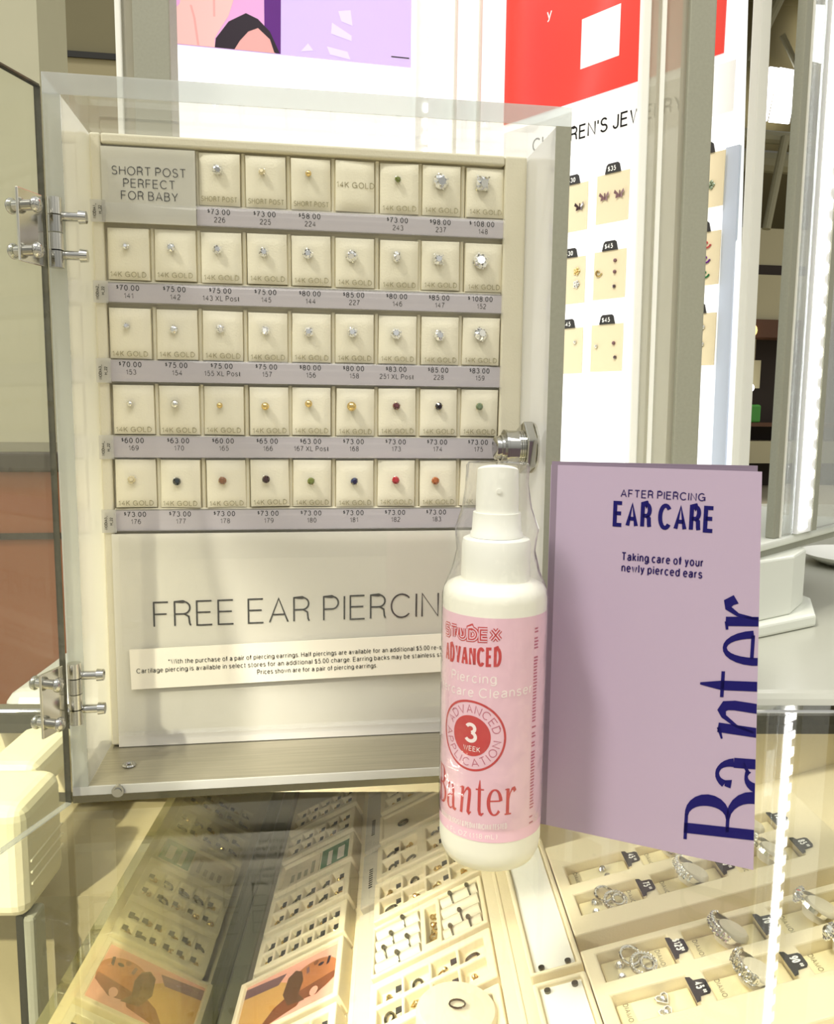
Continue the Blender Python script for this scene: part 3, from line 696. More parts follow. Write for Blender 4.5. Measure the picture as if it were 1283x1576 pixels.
def gemstone(r_, n=8, sq=False, squash=1.0):
    """cut stone facing local -y"""
    mb = MB(); vs_ = []; off = PI/n
    def pt(rr, a, y):
        x, z = rr*math.cos(a), rr*math.sin(a)
        if sq:
            k = 1/max(abs(math.cos(a)), abs(math.sin(a))); k = min(k, 1.28); x *= k*.88; z *= k*.88
        return (x*squash, y, z)
    tb = [pt(.52*r_, 2*PI*i/n+off, -.62*r_) for i in range(n)]; md = [pt(.80*r_, 2*PI*i/n, -.40*r_) for i in range(n)]; gd = [pt(r_, PI*i/n, 0) for i in range(2*n)]
    mb.v = tb+md+gd+[(0, .7*r_, 0)]; N = n; c_ = 4*n
    mb.f.append(tuple(range(n)))
    for i in range(n):
        j = (i+1) % n
        mb.f.append((i, j, N+j))
        a = N+i; b = N+j
        mb.f.append((i, a, (i-1) % n))
        g0 = 2*N+2*i; g1 = 2*N+(2*i+1) % (2*n); g2 = 2*N+(2*i+2) % (2*n)
        mb.f.append((a, g0, g1)); mb.f.append((a, g1, i)); mb.f.append((i, g1, b)); mb.f.append((b, g1, g2))
        mb.f.append((g0, c_, g1)); mb.f.append((g1, c_, g2))
    mb.f = [f for f in mb.f if len(set(f)) > 2]
    return mb
UPZ = frame((0, 0, 0), (1, 0, 0), (0, 0, -1), (0, 1, 0))   # turns a stone's -y face to +z
def tray_stud(u, v, shape, label, grp, r_=.0022):
    t = thing('stud_earring', label, 'earring', P2 @ T(u, v, -.0055), grp)
    if shape == 'heart':
        pts = [(0,-.0032),(.003,.0006),(.0026,.0024),(.001,.0026),(0,.0016),(-.001,.0026),(-.0026,.0024),(-.003,.0006)]
        obj('setting', MB().tube([(a, b, .0012) for a, b in pts], .0006, 6, closed=True), 'silver', t, smooth=True)
        obj('stone', gemstone(.0016).xf(T(0, .0004, .001) @ UPZ), 'gem_clear', t)
    else:
        obj('setting', MB().cyl((0, 0, 0), (0, 0, .0012), r_*.9, 12), 'silver', t)
        obj('stone', gemstone(r_).xf(T(0, 0, .0012) @ UPZ), 'gem_clear', t)
    t.rotation_euler.z += .4
def pendant(u, v, label):
    t = thing('pendant', label, 'pendant', P2 @ T(u, v, -.0052) @ Matrix.Rotation(.3, 4, 'Z'))
    def loop(cx, cy_, rx, ry, z0, tilt):
        return [(cx+rx*math.cos(k*PI/12), cy_+ry*math.sin(k*PI/12), z0+tilt*math.sin(k*PI/12)) for k in range(24)]
    obj('large_loop', MB().tube(loop(0, -.002, .0056, .0062, .003, .001), .0011, 8, closed=True), 'silver', t, smooth=True)
    obj('small_loop', MB().tube(loop(-.002, .0065, .0044, .005, .0034, .0014), .0009, 8, closed=True), 'silver', t, smooth=True)
    obj('inner_loop', MB().tube(loop(.001, -.004, .0028, .0032, .0044, .001), .0008, 8, closed=True), 'silver', t, smooth=True)
    ch = MB()
    for k in range(24):
        p = loop(0, -.002, .0056, .0062, .0041, .001)[k]; ch.ball(p, .0006, 6, 4)
    obj('stone_row', ch, 'gem_clear', t)
def strip_arc(rr, wf, tf, a0, a1, n=28, closed=False):
    """a metal band round local z: half width wf(t), thickness tf"""
    mb = MB(); N = n if closed else n+1
    for i in range(N):
        a = math.radians(a0+(a1-a0)*i/n); w_ = wf(math.degrees(a)); c_, s_ = math.cos(a), math.sin(a)
        for q_, z in ((rr, -w_), (rr, w_), (rr-tf, w_), (rr-tf, -w_)): mb.v.append((q_*c_, q_*s_, z))
    for i in range(n):
        j = (i+1) % N
        for k in range(4): mb.f.append((i*4+k, j*4+k, j*4+(k+1) % 4, i*4+(k+1) % 4))
    if not closed: mb.f += [(3, 2, 1, 0), (n*4, n*4+1, n*4+2, n*4+3)]
    return mb
def ring_on_cushion(u, v, style, label):
    rr = .0092
    t = thing('ring', label, 'ring', P2 @ T(u, v, .0015) @ Matrix.Rotation(.75, 4, 'Y') @ Matrix.Rotation(.1, 4, 'X'), 'rings in the diamond trays')
    thin = lambda a: .0009+.0012*max(0, -math.cos(math.radians(a)))
    if style == 'chain':
        b = MB()
        for k in range(9):
            a = math.radians(118+k*16); c_ = Vector((rr*math.cos(a), rr*math.sin(a), 0)); tv = Vector((-math.sin(a), math.cos(a), 0))
            b.tube([tuple(c_+tv*.0021*math.cos(x)+Vector((0, 0, 1))*.0024*math.sin(x)+Vector((math.cos(a), math.sin(a), 0))*(.0004 if k % 2 else -.0003)) for x in [i*PI/6 for i in range(12)]], .0006, 6, closed=True)
        obj('chain_links', b, 'silver', t, smooth=True)
        obj('band', strip_arc(rr, thin, .0008, -110, 110), 'silver', t)
    elif style == 'wide':
        obj('band', strip_arc(rr, lambda a: .0011+.0016*max(0, -math.cos(math.radians(a))), .0008, 0, 360, 40, True), 'silver', t)
        s_ = MB()
        for k in range(11):
            a = math.radians(112+k*13.5)
            for z in (-.0012, .0012): s_.ball((rr*1.03*math.cos(a), rr*1.03*math.sin(a), z), .00105, 6, 4)
        obj('stone_row', s_, 'gem_clear', t)
    else:
        obj('band', strip_arc(rr, lambda a: .0010, .0008, 0, 360, 40, True), 'silver', t)
        hm_ = Matrix.Rotation(math.radians(165), 4, 'Z') @ T(rr+.0006, 0, 0) @ Matrix.Rotation(PI/2, 4, 'Y')
        obj('stone', gemstone(.0030, 8, style == 'square').xf(hm_ @ UPZ), 'gem_clear', t)
        hal = MB()
        for k in range(12): hal.ball(tuple(hm_ @ Vector((.0036*math.cos(k*PI/6), .0036*math.sin(k*PI/6), -.0004))), .0009, 6, 4)
        obj('halo', hal, 'gem_clear', t)
    return t
def ring_cushion(u, v, label):
    t = tag(obj('ring_cushion', MB().lathe([(.0001, -.007), (.0070, -.006), (.0078, -.003), (.0076, .0002), (.0066, .0014), (.0001, .0020)], 28), 'cushion', smooth=True,
                mat4=P2 @ T(u, v, .0005) @ Matrix.Rotation(.55, 4, 'Y')), label, 'cushion', 'oval ring cushions')
    return t
kinds = {(0,0,'L'): 'heart', (0,1,'L'): 'pend', (1,0,'L'): 'chain', (1,1,'L'): 'wide', (2,0,'L'): 'round', (2,1,'L'): 'square',
         (0,0,'U'): 'pend', (0,1,'U'): 'studs', (1,0,'U'): 'wide', (1,1,'U'): 'chain', (2,0,'U'): 'square', (2,1,'U'): 'round'}
price = {(0,0,'L'): '45', (0,1,'L'): '$125', (1,0,'L'): '90', (1,1,'L'): '70', (2,0,'L'): '80', (2,1,'L'): '60', (0,0,'U'): '75', (0,1,'U'): '45', (1,0,'U'): '80', (1,1,'U'): '60', (2,0,'U'): '85', (2,1,'U'): '75'}
where = {(0,0,'L'): 'the bottom pocket beside the slim tray', (0,1,'L'): 'the $125 pocket of the lower tray', (1,0,'L'): 'the near middle pocket, lower tray', (1,1,'L'): 'the far middle pocket, lower tray', (2,0,'L'): 'the near right pocket, lower tray', (2,1,'L'): 'the far right pocket, lower tray',
         (0,0,'U'): 'the near left pocket, upper tray', (0,1,'U'): 'the far left pocket, upper tray', (1,0,'U'): 'the upper tray pocket under the brochure', (1,1,'U'): 'the upper tray pocket behind the brochure', (2,0,'U'): 'the near right pocket, upper tray', (2,1,'U'): 'the far right pocket, upper tray'}
for (i, j, ty), kd in kinds.items():
    a, b = cols[i]; c, d = (UR if ty == 'U' else LR)[j]; tr = ut if ty == 'U' else lt; wh = where[(i, j, ty)]
    pocket_pad(tr, a, b, c, d, 'r' if kd in ('pend',) else 'l')
    price_tag(b, (c+d)/2-.001, price[(i, j, ty)], 'black price tag %s at %s' % (price[(i, j, ty)].strip('$'), wh))
    if kd == 'heart':
        tray_stud(a+.022, c+.013, 'heart', 'heart shaped stud, upper of the pair in ' + wh, 'heart studs'); tray_stud(a+.021, c+.005, 'heart', 'heart shaped stud, lower of the pair in ' + wh, 'heart studs')
    elif kd == 'studs':
        tray_stud(a+.021, c+.013, 'round', 'clear stone stud, upper of the pair in ' + wh, 'clear studs in trays'); tray_stud(a+.022, c+.005, 'round', 'clear stone stud, lower of the pair in ' + wh, 'clear studs in trays')
    elif kd == 'pend':
        tray_stud(a+.0095, c+.0135, 'round', 'upper stud beside the loop pendant in ' + wh, 'clear studs in trays'); tray_stud(a+.0085, c+.0055, 'round', 'lower stud beside the loop pendant in ' + wh, 'clear studs in trays')
        pendant(a+.0195, c+.009, 'silver looped pendant in ' + wh)
    else:
        st_ = {'chain': 'silver chain link ring', 'wide': 'wide ring of small stones', 'round': 'round stone halo ring', 'square': 'square stone halo ring'}[kd]
        ring_on_cushion(a+.0205, (c+d)/2, kd, st_ + ' in ' + wh); ring_cushion(a+.0225, (c+d)/2, 'round ring cushion behind the ring in ' + wh)
# ------------------------------------------------------------------ display tower behind
ZB = .07
base_poly = [(.34, .132), (.491, .242), (.66, .365), (.62, .80), (.06, .82), (-.03, .24)]
tw = thing('display_tower', 'tall white display tower with lit panels behind the acrylic case', 'display tower', T(0, 0, 0))
obj('plinth', MB().prism([(.36, .186), (.486, .235), (.530, .2555), (.566, .292), (.56, .7), (.08, .7), (.04, .3)], .012, ZB-.006), 'plinth', tw, bevel=.002)
obj('plinth_foot', MB().prism([(.35, .176), (.489, .228), (.555, .256), (.59, .315), (.58, .72), (.07, .72), (.03, .29)], .0, .012), 'plinth', tw, bevel=.003, seg=3)
obj('base_plate', MB().prism(base_poly, ZB, ZB+.008), 'plinth', tw, bevel=.003, seg=3)
obj('under_plate', MB().prism([(x*.985+.004, y*.985+.006) for x, y in base_poly], ZB-.006, ZB), 'towergrey', tw)
ang = math.radians(34); dB = Vector((math.sin(ang), -math.cos(ang), 0)); nB = Vector((-math.cos(ang), -math.sin(ang), 0))
ER = Vector((.4785, .2287, 0))
FB = frame(ER, dB, (0, 0, 1), dB.cross(Vector((0, 0, 1))))       # board B: x along to its near end, y up, z towards the viewer
K = Vector((.3166, .4687, 0)); aA = math.radians(86.5); dA = Vector((-math.sin(aA), -math.cos(aA), 0))
FA = frame(K, -dA, (0, 0, 1), (-dA).cross(Vector((0, 0, 1))))     # board A: x = -distance from the corner
Z0, Z1 = ZB+.008, 1.0
def lean(k): 
    m_ = Matrix.Identity(4); m_[0][2] = -k; m_[0][3] = k*Z0; return m_
LB = Matrix.Identity(4); LB[0][1] = -.034; LB[0][3] = .034*Z0
pb = obj('lit_panel', MB().prism([(-.29, Z0), (-.0255, Z0), (-.0255-.034*(Z1-Z0), Z1), (-.29, Z1)], -.01, 0), 'panel_glow', tw, mat4=FB)
obj('lit_panel', MB().box(-.345, -.0, Z0, Z1, -.01, 0), 'panel_glow', tw, mat4=FA)
obj('panel_frame', MB().box(-.0255, -.0180, Z0, Z1, -.014, .004), 'white', tw, mat4=FB @ LB, bevel=.001)
obj('side_ledge', MB().box(-.0425, -.0310, Z0, .40, 0, .004), 'pale_blue', tw, mat4=FB @ LB)
for x in (-.055, -.030): obj('corner_profile', MB().box(x, x+.004, Z0, Z1, 0, .006), 'white', tw, mat4=FA, bevel=.001)
ls = obj('led_strip', MB().box(-.0925, -.080, Z0, Z1, 0, .004), 'towerwhite', tw, mat4=FA)
lb = MB()
for k in range(62): lb.box(-.0845, -.0805, Z0+.01+k*.0145, Z0+.017+k*.0145, .004, .0055)
obj('led_diodes', lb, 'led', ls)
# front posts of the tower
pf = frame((.3491, .193, 0), (.0504, -.0075, 0), (0.0075, .0504, 0), (0, 0, 1)) @ lean(.022)
obj('post_edge', MB().box(0, .006, 0, .010, Z0, Z1), 'white', tw, mat4=pf, bevel=.001)
obj('post_glass', MB().box(.006, .032, .002, .008, Z0, Z1), 'tower_acrylic', tw, mat4=pf)
obj('post_seam', MB().box(.0135, .0165, .0, .010, Z0, Z1), 'white', tw, mat4=pf)
obj('post', MB().box(.032, .0505, -.002, .016, Z0, Z1), 'towergrey', tw, mat4=pf, bevel=.001)
pl = frame((-.0204, .2594, 0), (.0385, -.0057, 0), (.0057, .0385, 0), (0, 0, 1))
obj('post', MB().box(.0125, .039, 0, .02, Z0, Z1), 'towergrey', tw, mat4=pl, bevel=.001)
obj('post_glass', MB().box(.0045, .0125, .002, .008, Z0, Z1), 'tower_acrylic', tw, mat4=pl)
obj('post_edge', MB().box(0, .0045, 0, .012, Z0, Z1), 'white', tw, mat4=pl, bevel=.001)
# far right edge of the tower: slot, post, glass with leds, grey edge
pr = frame((.5114, .2604, 0), (.0786, .0503, 0), (-.0503, .0786, 0), (0, 0, 1)) @ lean(.04)
obj('post', MB().box(0, .0125, 0, .008, Z0, Z1), 'towergrey', tw, mat4=pr, bevel=.001)
obj('post_edge', MB().box(.010, .0125, -.001, .0, Z0, Z1), 'white', tw, mat4=pr)
obj('side_glass', MB().box(.0125, .040, .002, .006, Z0, Z1), 'edge', tw, mat4=pr)
l2 = obj('led_strip', MB().box(.040, .068, -.002, .004, Z0, Z1), 'towerwhite', tw, mat4=pr)
lb = MB()
for k in range(100): lb.box(.043, .058+.007*(k % 2), -.003, -.002, Z0+.004+k*.0090, Z0+.0112+k*.0090)
obj('led_diodes', lb, 'led', l2)
obj('grey_edge', MB().box(.068, .078, -.003, .006, Z0, Z1), 'towergrey', tw, mat4=pr)
obj('side_glass', MB().box(.078, .15, 0, .004, Z0, Z1), 'edge', tw, mat4=pr)
# light bars of the tower
def led_lamp(name, loc, tgt, en):
    l = lamp(name, 'AREA', en, (.95, .97, 1), loc, tgt, .012, size_y=.7); return l
led_lamp('led_light', tuple(K+Vector((-.05, -.07, .45))), tuple(K+Vector((.04, -.12, .4))), .05)

# posters and lettering on the tower
def fA(z): return lambda x, y: (-x*mm, y*mm, z*mm)
def polyA(name, pts, z, mt, par): return obj(name, MB().poly([(-a*mm, b*mm, z*mm) for a, b in pts]), mt, par)
pp = tag(obj('lilac_poster', MB().box(-.3255, -.0972, .5205, .68, .0002, .0012), 'lilac_poster', mat4=FA), 'lilac poster of a bare shoulder with black strap above the case', 'poster')
polyA('orchid_ground', [(325,519.8+.8),(325,680),(238,680),(238,521)], 1.3, 'magenta', pp)
polyA('violet_band', [(239,521),(239,680),(222,680),(224,521)], 1.35, 'violet', pp)
polyA('hand', [(325.4,546),(316,556),(312,575),(304,640),(266,640),(267,565),(272,550),(281,536),(285,529),(285,521),(325.4,521)], 1.4, 'skin2', pp)
polyA('finger_line', [(301,521.5),(299,521.5),(302,545),(305,556),(307,556),(304,545)], 1.45, 'skin', pp)
polyA('finger_line', [(286,548),(284,548),(284,570),(286,580)], 1.45, 'skin', pp)
polyA('shoulder', [(268,521),(262,531),(254,540),(245,544),(233,535),(229,521)], 1.42, 'skin', pp)
polyA('black_strap', [(285,521),(284,529),(272,545),(256,554),(245,550),(234,540),(225,521.5),(230,521.5),(234,533),(245,542),(254,538),(262,529),(267,521)], 1.5, 'blackprint', pp)
for nm, pts in (('a', [(169,565),(157,567),(155,553),(166,556)]), ('b', [(175,554),(156,544),(156,539),(176,544)]), ('c', [(205,525),(198,533),(193,527)]), ('d', [(180,532),(160,529),(157,522),(177,525)])):
    polyA('pale_shape', pts, 1.4, 'lilac_light', pp)
polyA('tiny_print', [(117,529.3),(99,529.3),(99,528.3),(117,528.3)], 1.4, 'ink_grey', pp)
rp = tag(obj('red_poster', MB().box(-.2885, -.053, .474, .70, .0002, .0012), 'red', mat4=FB), 'red poster with a white square label on the lit tower', 'poster')
obj('white_label', MB().poly([(-.1945, .501, .0014), (-.1525, .501, .0014), (-.1525, .5445, .0014), (-.1945, .5445, .0014)]), 'poster_white', rp)
ltr = quads_mesh(fit('y', .0102, .12, .006, -.236, .557), lambda x, y: (x, y, .0014))
obj('lettering', ltr, 'poster_white', rp)
hd = tag(obj('header_strip', MB().box(-.288, -.042, .427, .466, .0002, .001), 'poster_white', mat4=FB), "white header strip reading CHILDREN'S JEWELRY on the lit tower", 'sign')
q1, wA = text_quads("CHILDREN'S JEWELRY", .0128, .12, .88, .20, 'l', 0, 0)
_, wpre = text_quads("CHILD", .0128, .12, .88, .20, 'l', 0, 0)
obj('lettering', quads_mesh([tuple((a-.2025-wpre-.003, b+.439) for a, b in q_) for q_ in q1], lambda x, y: (x, y, .0012)), 'ink', hd)

me_card = mesh('card_back', MB().box(-.0172, .0172, -.0215, .0215, .0015, .0025)); me_card.materials.append(M['cardcream'])
def ecard(s, z, price_, items, label, w_=1.0):
    t = thing('earring_card', label, 'earring card', FB @ T(s*mm, z*mm, .002), 'earring cards on the lit board')
    o = bpy.data.objects.new('card_back', me_card); COL.objects.link(o); o.parent = t
    tg = obj('price_tab', MB().prism([(-.0085,.0215),(.0085,.0215),(.0068,.0285),(.005,.0300),(-.005,.0300),(-.0068,.0285)], .0025, .0034), 'tagblack', t)
    obj('printed_price', quads_mesh(text_quads('$' + price_, .0044, .16, .8, .25, 'c', -.001, .0232)[0], lambda x, y: (x, y, .0036)), 'tagwhite', tg)
    for kind_, x, y, mt, lbl in items:
        mb = MB(); F = FB @ T(s*mm+x*mm, z*mm+y*mm, .005)
        if kind_ == 'butterfly':
            for sx in (-1, 1):
                mb.poly([(0, -.001, 0), (sx*.0045, .004, .0012), (sx*.0055, .001, .0014), (sx*.003, -.0005, .0008)]); mb.poly([(0, -.001, 0), (sx*.003, -.0005, .0008), (sx*.0038, -.0038, .001), (sx*.001, -.003, .0004)])
            mb.cyl((0, -.003, .0002), (0, .003, .0002), .0005, 6)
        elif kind_ == 'flower':
            for k in range(5): mb.ball((.0024*math.cos(k*1.257), .0024*math.sin(k*1.257), 0), .0016, 8, 5, sz=.6)
            mb.ball((0, 0, .0008), .0012, 8, 5)
        elif kind_ == 'swirl':
            mb.tube([((.0006+.00032*k)*math.cos(k*.55), (.0006+.00032*k)*math.sin(k*.55), 0) for k in range(12)], .0008, 6)
        else:
            mb.ball((0, 0, 0), .0018, 8, 5)
        tag(obj('earring', mb, mt, mat4=F), lbl, 'earring', 'earrings on the lit board')
c1x, c2x, c3x = -196, -151.5, -62
ecard(c1x, 376.5, '30', [('butterfly', 9, 0, 'gem_garnet', 'dark butterfly earring on the card beside the case edge')], 'cream earring card with dark butterfly, beside the case edge')
ecard(c2x, 378.5, '35', [('butterfly', -8, 2, 'mauve', 'silver butterfly earring, left of the pair on the $35 card'), ('butterfly', 8, 2, 'mauve', 'silver butterfly earring, right of the pair on the $35 card')], 'cream $35 card with a pair of butterfly earrings')
ecard(c1x, 309.5, '30', [('flower', 8, 8, 'gold', 'gold flower earring, upper on the second card beside the case edge'), ('flower', 8, -4, 'silver', 'silver flower earring, lower on the second card beside the case edge')], 'cream card with flower earrings, second down beside the case edge')
ecard(c2x, 310.5, '45', [('swirl', -12, 3, 'gold', 'thin gold hoop at the left of the $45 card'), ('ball', 6, 12, 'mauve', 'small mauve stud, top of three on the $45 card'), ('ball', 6, 2, 'mauve', 'small mauve stud, middle of three on the $45 card'), ('ball', 6, -11, 'gem_garnet', 'small dark stud, lowest of three on the $45 card')], 'cream $45 card with a column of small studs')
ecard(c1x, 243.5, '45', [('ball', 9, 8, 'silver', 'pale stud on the lowest card beside the case edge')], 'cream card with one pale stud, lowest beside the case edge')
ecard(c2x, 244.5, '45', [('ball', -11, 2, 'silver', 'pale stud at the left of the lowest butterfly column card'), ('ball', 8, 4, 'mauve', 'mauve stud at the right of the lowest butterfly column card'), ('ball', 10, -9, 'gem_garnet', 'dark stud low on the lowest butterfly column card')], 'cream card lowest under the butterfly card')
ecard(c3x, 375.5, '30', [('flower', 6, -4, 'gem_sage', 'pale green flower earring right of the grey post')], 'cream card with pale green flower, right of the grey post')
ecard(c3x, 313.0, '35', [('swirl', 5, 12, 'gem_red', 'pink swirl earring, top of three right of the grey post'), ('swirl', 5, 0, 'violet', 'purple swirl earring, middle of three right of the grey post'), ('swirl', 5, -12, 'green_card', 'green swirl earring, lowest of three right of the grey post')], 'cream card with three coloured swirls, right of the grey post')
ecard(c3x, 247.0, '35', [('flower', 4, 10, 'silver', 'silver flower, upper on the lowest card right of the grey post'), ('flower', 4, -4, 'silver', 'silver flower, lower on the lowest card right of the grey post')], 'cream card with silver flowers, lowest right of the grey post')
tag(obj('white_dish', MB().lathe([(.0001, .0), (.05, .002), (.07, .012), (.072, .014), (.05, .006), (.0001, .004)], 40), 'white', smooth=True, mat4=T(.80, .52, .0)), 'white oval dish on the counter at the right edge', 'dish')
# ------------------------------------------------------------------ the acrylic case
W, Hh, D, t_, tt, tb = .232, .325, .0526, .0072, .0085, .0082
ca = thing('earring_display_case', 'clear acrylic ear piercing case with open hinged door on the glass counter', 'display case', T(0, 0, 0))
obj('side_panel', MB().box(0, t_, .0008, D+.01, tb, Hh-tt), 'glare', ca, bevel=.0004, seg=1)
obj('side_panel', MB().box(W-t_, W, .0008, D+.01, tb, Hh-tt), 'glare_white', ca, bevel=.0004, seg=1)
obj('front_edge', MB().box(0, t_, 0, .0008, tb, Hh-tt), 'edge', ca)
obj('front_edge', MB().box(W-t_, W, 0, .0008, tb, Hh-tt), 'towergrey', ca)
tp = obj('top_panel', MB().box(0, W, .0008, D+.01, Hh-tt, Hh), 'top_acrylic', ca)
obj('polished_edge', MB().box(0, W, 0, .0008, Hh-tt, Hh), 'edge', tp)
bp_ = obj('bottom_panel', MB().box(0, W, .0008, D+.01, .0004, tb), 'floor_acrylic', ca)
obj('polished_edge', MB().box(0, W, 0, .0008, .0040, tb), 'edge_bright', bp_)
obj('dark_edge', MB().box(0, W, 0, .0008, .0004, .0040), 'darksteel', bp_)
obj('back_panel', MB().box(0, W, D+.002, D+.01, tb, Hh-tt), 'white', ca)
sc1 = obj('screw', MB().lathe([(.0016, 0), (.0030, 0), (.0034, .0006), (.0030, .0012), (.0018, .0012), (.0014, .0004)], 20, cap=False), 'chrome', ca, smooth=True, mat4=T(.0215, .021, tb))
obj('screw', MB().cyl((0, -.0015, 0), (0, .001, 0), .0028, 16).cyl((0, -.0022, 0), (0, -.0015, 0), .0018, 12), 'chrome', ca, smooth=True, mat4=T(.0205, 0, .0056))
# cam lock
lk = obj('cam_lock', MB().lathe([(.0001, 0), (.0092, 0), (.0092, .0012), (.0088, .0014), (.0088, .0065)]+[(.0088+.0003*(k % 2), .0065+.0006*k) for k in range(8)]+[(.0088, .0115), (.0001, .0115)], 32), 'chrome', ca, smooth=True,
         mat4=T(W-t_-.0152, .0235, .167) @ Matrix.Rotation(PI/2, 4, 'Y'))
hexp = [(.0138*math.cos(k*PI/3+.2), .0138*math.sin(k*PI/3+.2)) for k in range(6)]
obj('hex_nut', MB().prism(hexp, .0092, .0142), 'chrome', lk, bevel=.0006)
obj('washer', MB().lathe([(.0088, .0142), (.0130, .0142), (.0130, .0152), (.0088, .0152)], 32, cap=False), 'silver', lk, smooth=True)
obj('cam_tail', MB().lathe([(.0001, -.005), (.005, -.005), (.0062, -.0044), (.0062, -.003), (.0056, -.003), (.0056, -.0018), (.0066, -.0018), (.0066, 0)], 24), 'chrome', lk, smooth=True)
obj('key_cylinder', MB().cyl((0, 0, .0224), (0, 0, .0250), .009, 24), 'chrome', lk, smooth=True)
# door, swung open towards the viewer
dd = Vector((-.38, -.925, 0)).normalized()
DF = frame((-.0006, -.0035, 0), dd, Vector((0, 0, 1)).cross(dd), (0, 0, 1))     # x along the door, y its thickness
dr = obj('door', MB().box(.0008, .230, -.0015, .0015, .003, .3175), 'door_acrylic', ca, mat4=DF)
obj('hinge_side_edge', MB().box(.0003, .0008, -.0015, .0015, .003, .3175), 'darksteel', dr)
obj('lower_edge', MB().box(.0008, .230, -.0015, .0015, .0024, .003), 'edge', dr)
obj('top_edge', MB().box(.0008, .230, -.0015, .0015, .3175, .3182), 'darksteel', dr)
for zc in (.2585, .0555):
    hg = obj('hinge', MB().box(.004, .0185, .0016, .0028, zc-.0145, zc+.0145), 'steel', ca, mat4=DF, bevel=.0003)
    for k in range(4):
        z0 = zc-.0145+k*.0073
        obj('knuckle', MB().cyl((-.0005, .0052, z0+.0002), (-.0005, .0052, z0+.0070), .0030, 18), 'steel' if k % 2 else 'chrome', hg, smooth=True)
    for zz in (zc-.0095, zc+.0085):
        obj('door_screw', MB().cyl((.0125, -.0048, zz), (.0125, .0062, zz), .0022, 14).ball((.0125, .0066, zz), .0033, 14, 8, sy=.6).ball((.0125, -.0052, zz), .0033, 14, 8, sy=.6), 'chrome', hg, smooth=True)
    inv = DF.inverted()
    for zz in (zc-.0085, zc+.0075):
        a = inv @ Vector((.002, -.002, zz)); b = inv @ Vector((.0135, -.002, zz)); c_ = inv @ Vector((.0165, -.002, zz))
        obj('wall_screw', MB().cyl(a, b, .0020, 14).cyl(b, c_, .0029, 14, .0026), 'chrome', hg, smooth=True)

# ------------------------------------------------------------------ earring board inside the case
bd = thing('earring_board', 'cream padded board filling the case with rows of stud pockets', 'board', T(0, 0, 0))
obj('backing', MB().box(.0078, .2242, .0505, .0545, .0088, .3160), 'leather', bd)
obj('border', MB().box(.0078, .0130, .0455, .0505, .0088, .3160), 'leather', bd, bevel=.0012, seg=3)
obj('border', MB().box(.2125, .2242, .0455, .0505, .0088, .3160), 'leather', bd, bevel=.0012, seg=3)
obj('border', MB().box(.0130, .2125, .0455, .0505, .3110, .3160), 'leather', bd, bevel=.0012, seg=3)
rowz = [(.3098, .2850), (.2722, .2476), (.2342, .2092), (.1966, .1718), (.1590, .1345)]
colx = [.02415+.02226*k for k in range(9)]
for r_, (z1, z0) in enumerate(rowz):
    obj('ledge', MB().box(.0130, .2125, .0475, .0505, z0-.0016, z0-.0004), 'leather', bd, bevel=.0005)
    for k in range(1, 9):
        if r_ == 0 and k < 2: continue
        x = (colx[k-1]+colx[k])/2
        obj('divider', MB().cyl((x, .0498, z0-.0004), (x, .0498, z1+.0008), .0012, 10), 'leather', bd, smooth=True)
STR = [[None, None, '226', '225', '224', None, '243', '237', '148'], ['141', '142', '143', '145', '144', '227', '146', '147', '152'], ['153', '154', '155', '157', '156', '158', '251', '228', '159'],
       ['169', '170', '165', '166', '167', '168', '173', '174', '175'], ['176', '177', '178', '179', '180', '181', '182', '183', None]]
PRC = [[0, 0, 73, 73, 58, 0, 73, 98, 108], [70, 75, 75, 75, 80, 85, 80, 85, 108], [70, 75, 75, 75, 80, 80, 83, 85, 83], [60, 63, 60, 65, 63, 73, 73, 73, 73], [73]*8+[0]]
XL = {'143', '155', '251', '167'}
c = 'clear'
STUD = {'226': (c, 4.6), '225': ('gem_champagne', 3.4), '224': ('ballgold', 3.0), '243': ('gem_olive', 3.2), '237': (c, 7.6), '148': ('square', 8.0),
 '141': (c, 2.9), '142': (c, 4.1), '143': (c, 4.2), '145': (c, 4.4), '144': (c, 4.9), '227': (c, 5.6), '146': ('oval', 5.6), '147': ('square', 5.8), '152': (c, 8.0),
 '153': (c, 3.0), '154': (c, 3.9), '155': (c, 4.2), '157': (c, 4.3), '156': (c, 4.8), '158': (c, 5.0), '251': (c, 5.4), '228': (c, 5.6), '159': (c, 7.2),
 '169': ('ballsilver', 3.2), '170': ('ballsilver', 4.4), '165': ('ballgold', 3.0), '166': ('ballgold', 4.0), '167': ('ballgold', 3.8), '168': ('ballgold', 4.9), '173': ('gem_darkred', 4.0), '174': ('gem_black', 4.2), '175': ('gem_sage', 3.9),
 '176': ('gem_champagne', 4.0), '177': ('gem_teal', 4.0), '178': ('gem_brown', 4.1), '179': ('gem_garnet', 4.0), '180': ('gem_olive', 3.8), '181': ('gem_navy', 4.0), '182': ('gem_red', 4.1), '183': ('gem_amber', 4.1)}
COLN = {'clear': 'clear round stone', 'square': 'clear square stone', 'oval': 'clear oval stone', 'ballsilver': 'silver ball', 'ballgold': 'gold ball', 'gem_darkred': 'dark red stone', 'gem_black': 'black stone', 'gem_sage': 'grey green stone', 'gem_champagne': 'pale champagne stone',
 'gem_teal': 'near black teal stone', 'gem_brown': 'light brown stone', 'gem_garnet': 'dark garnet stone', 'gem_olive': 'olive green stone', 'gem_navy': 'navy blue stone', 'gem_red': 'bright red stone', 'gem_amber': 'amber stone'}
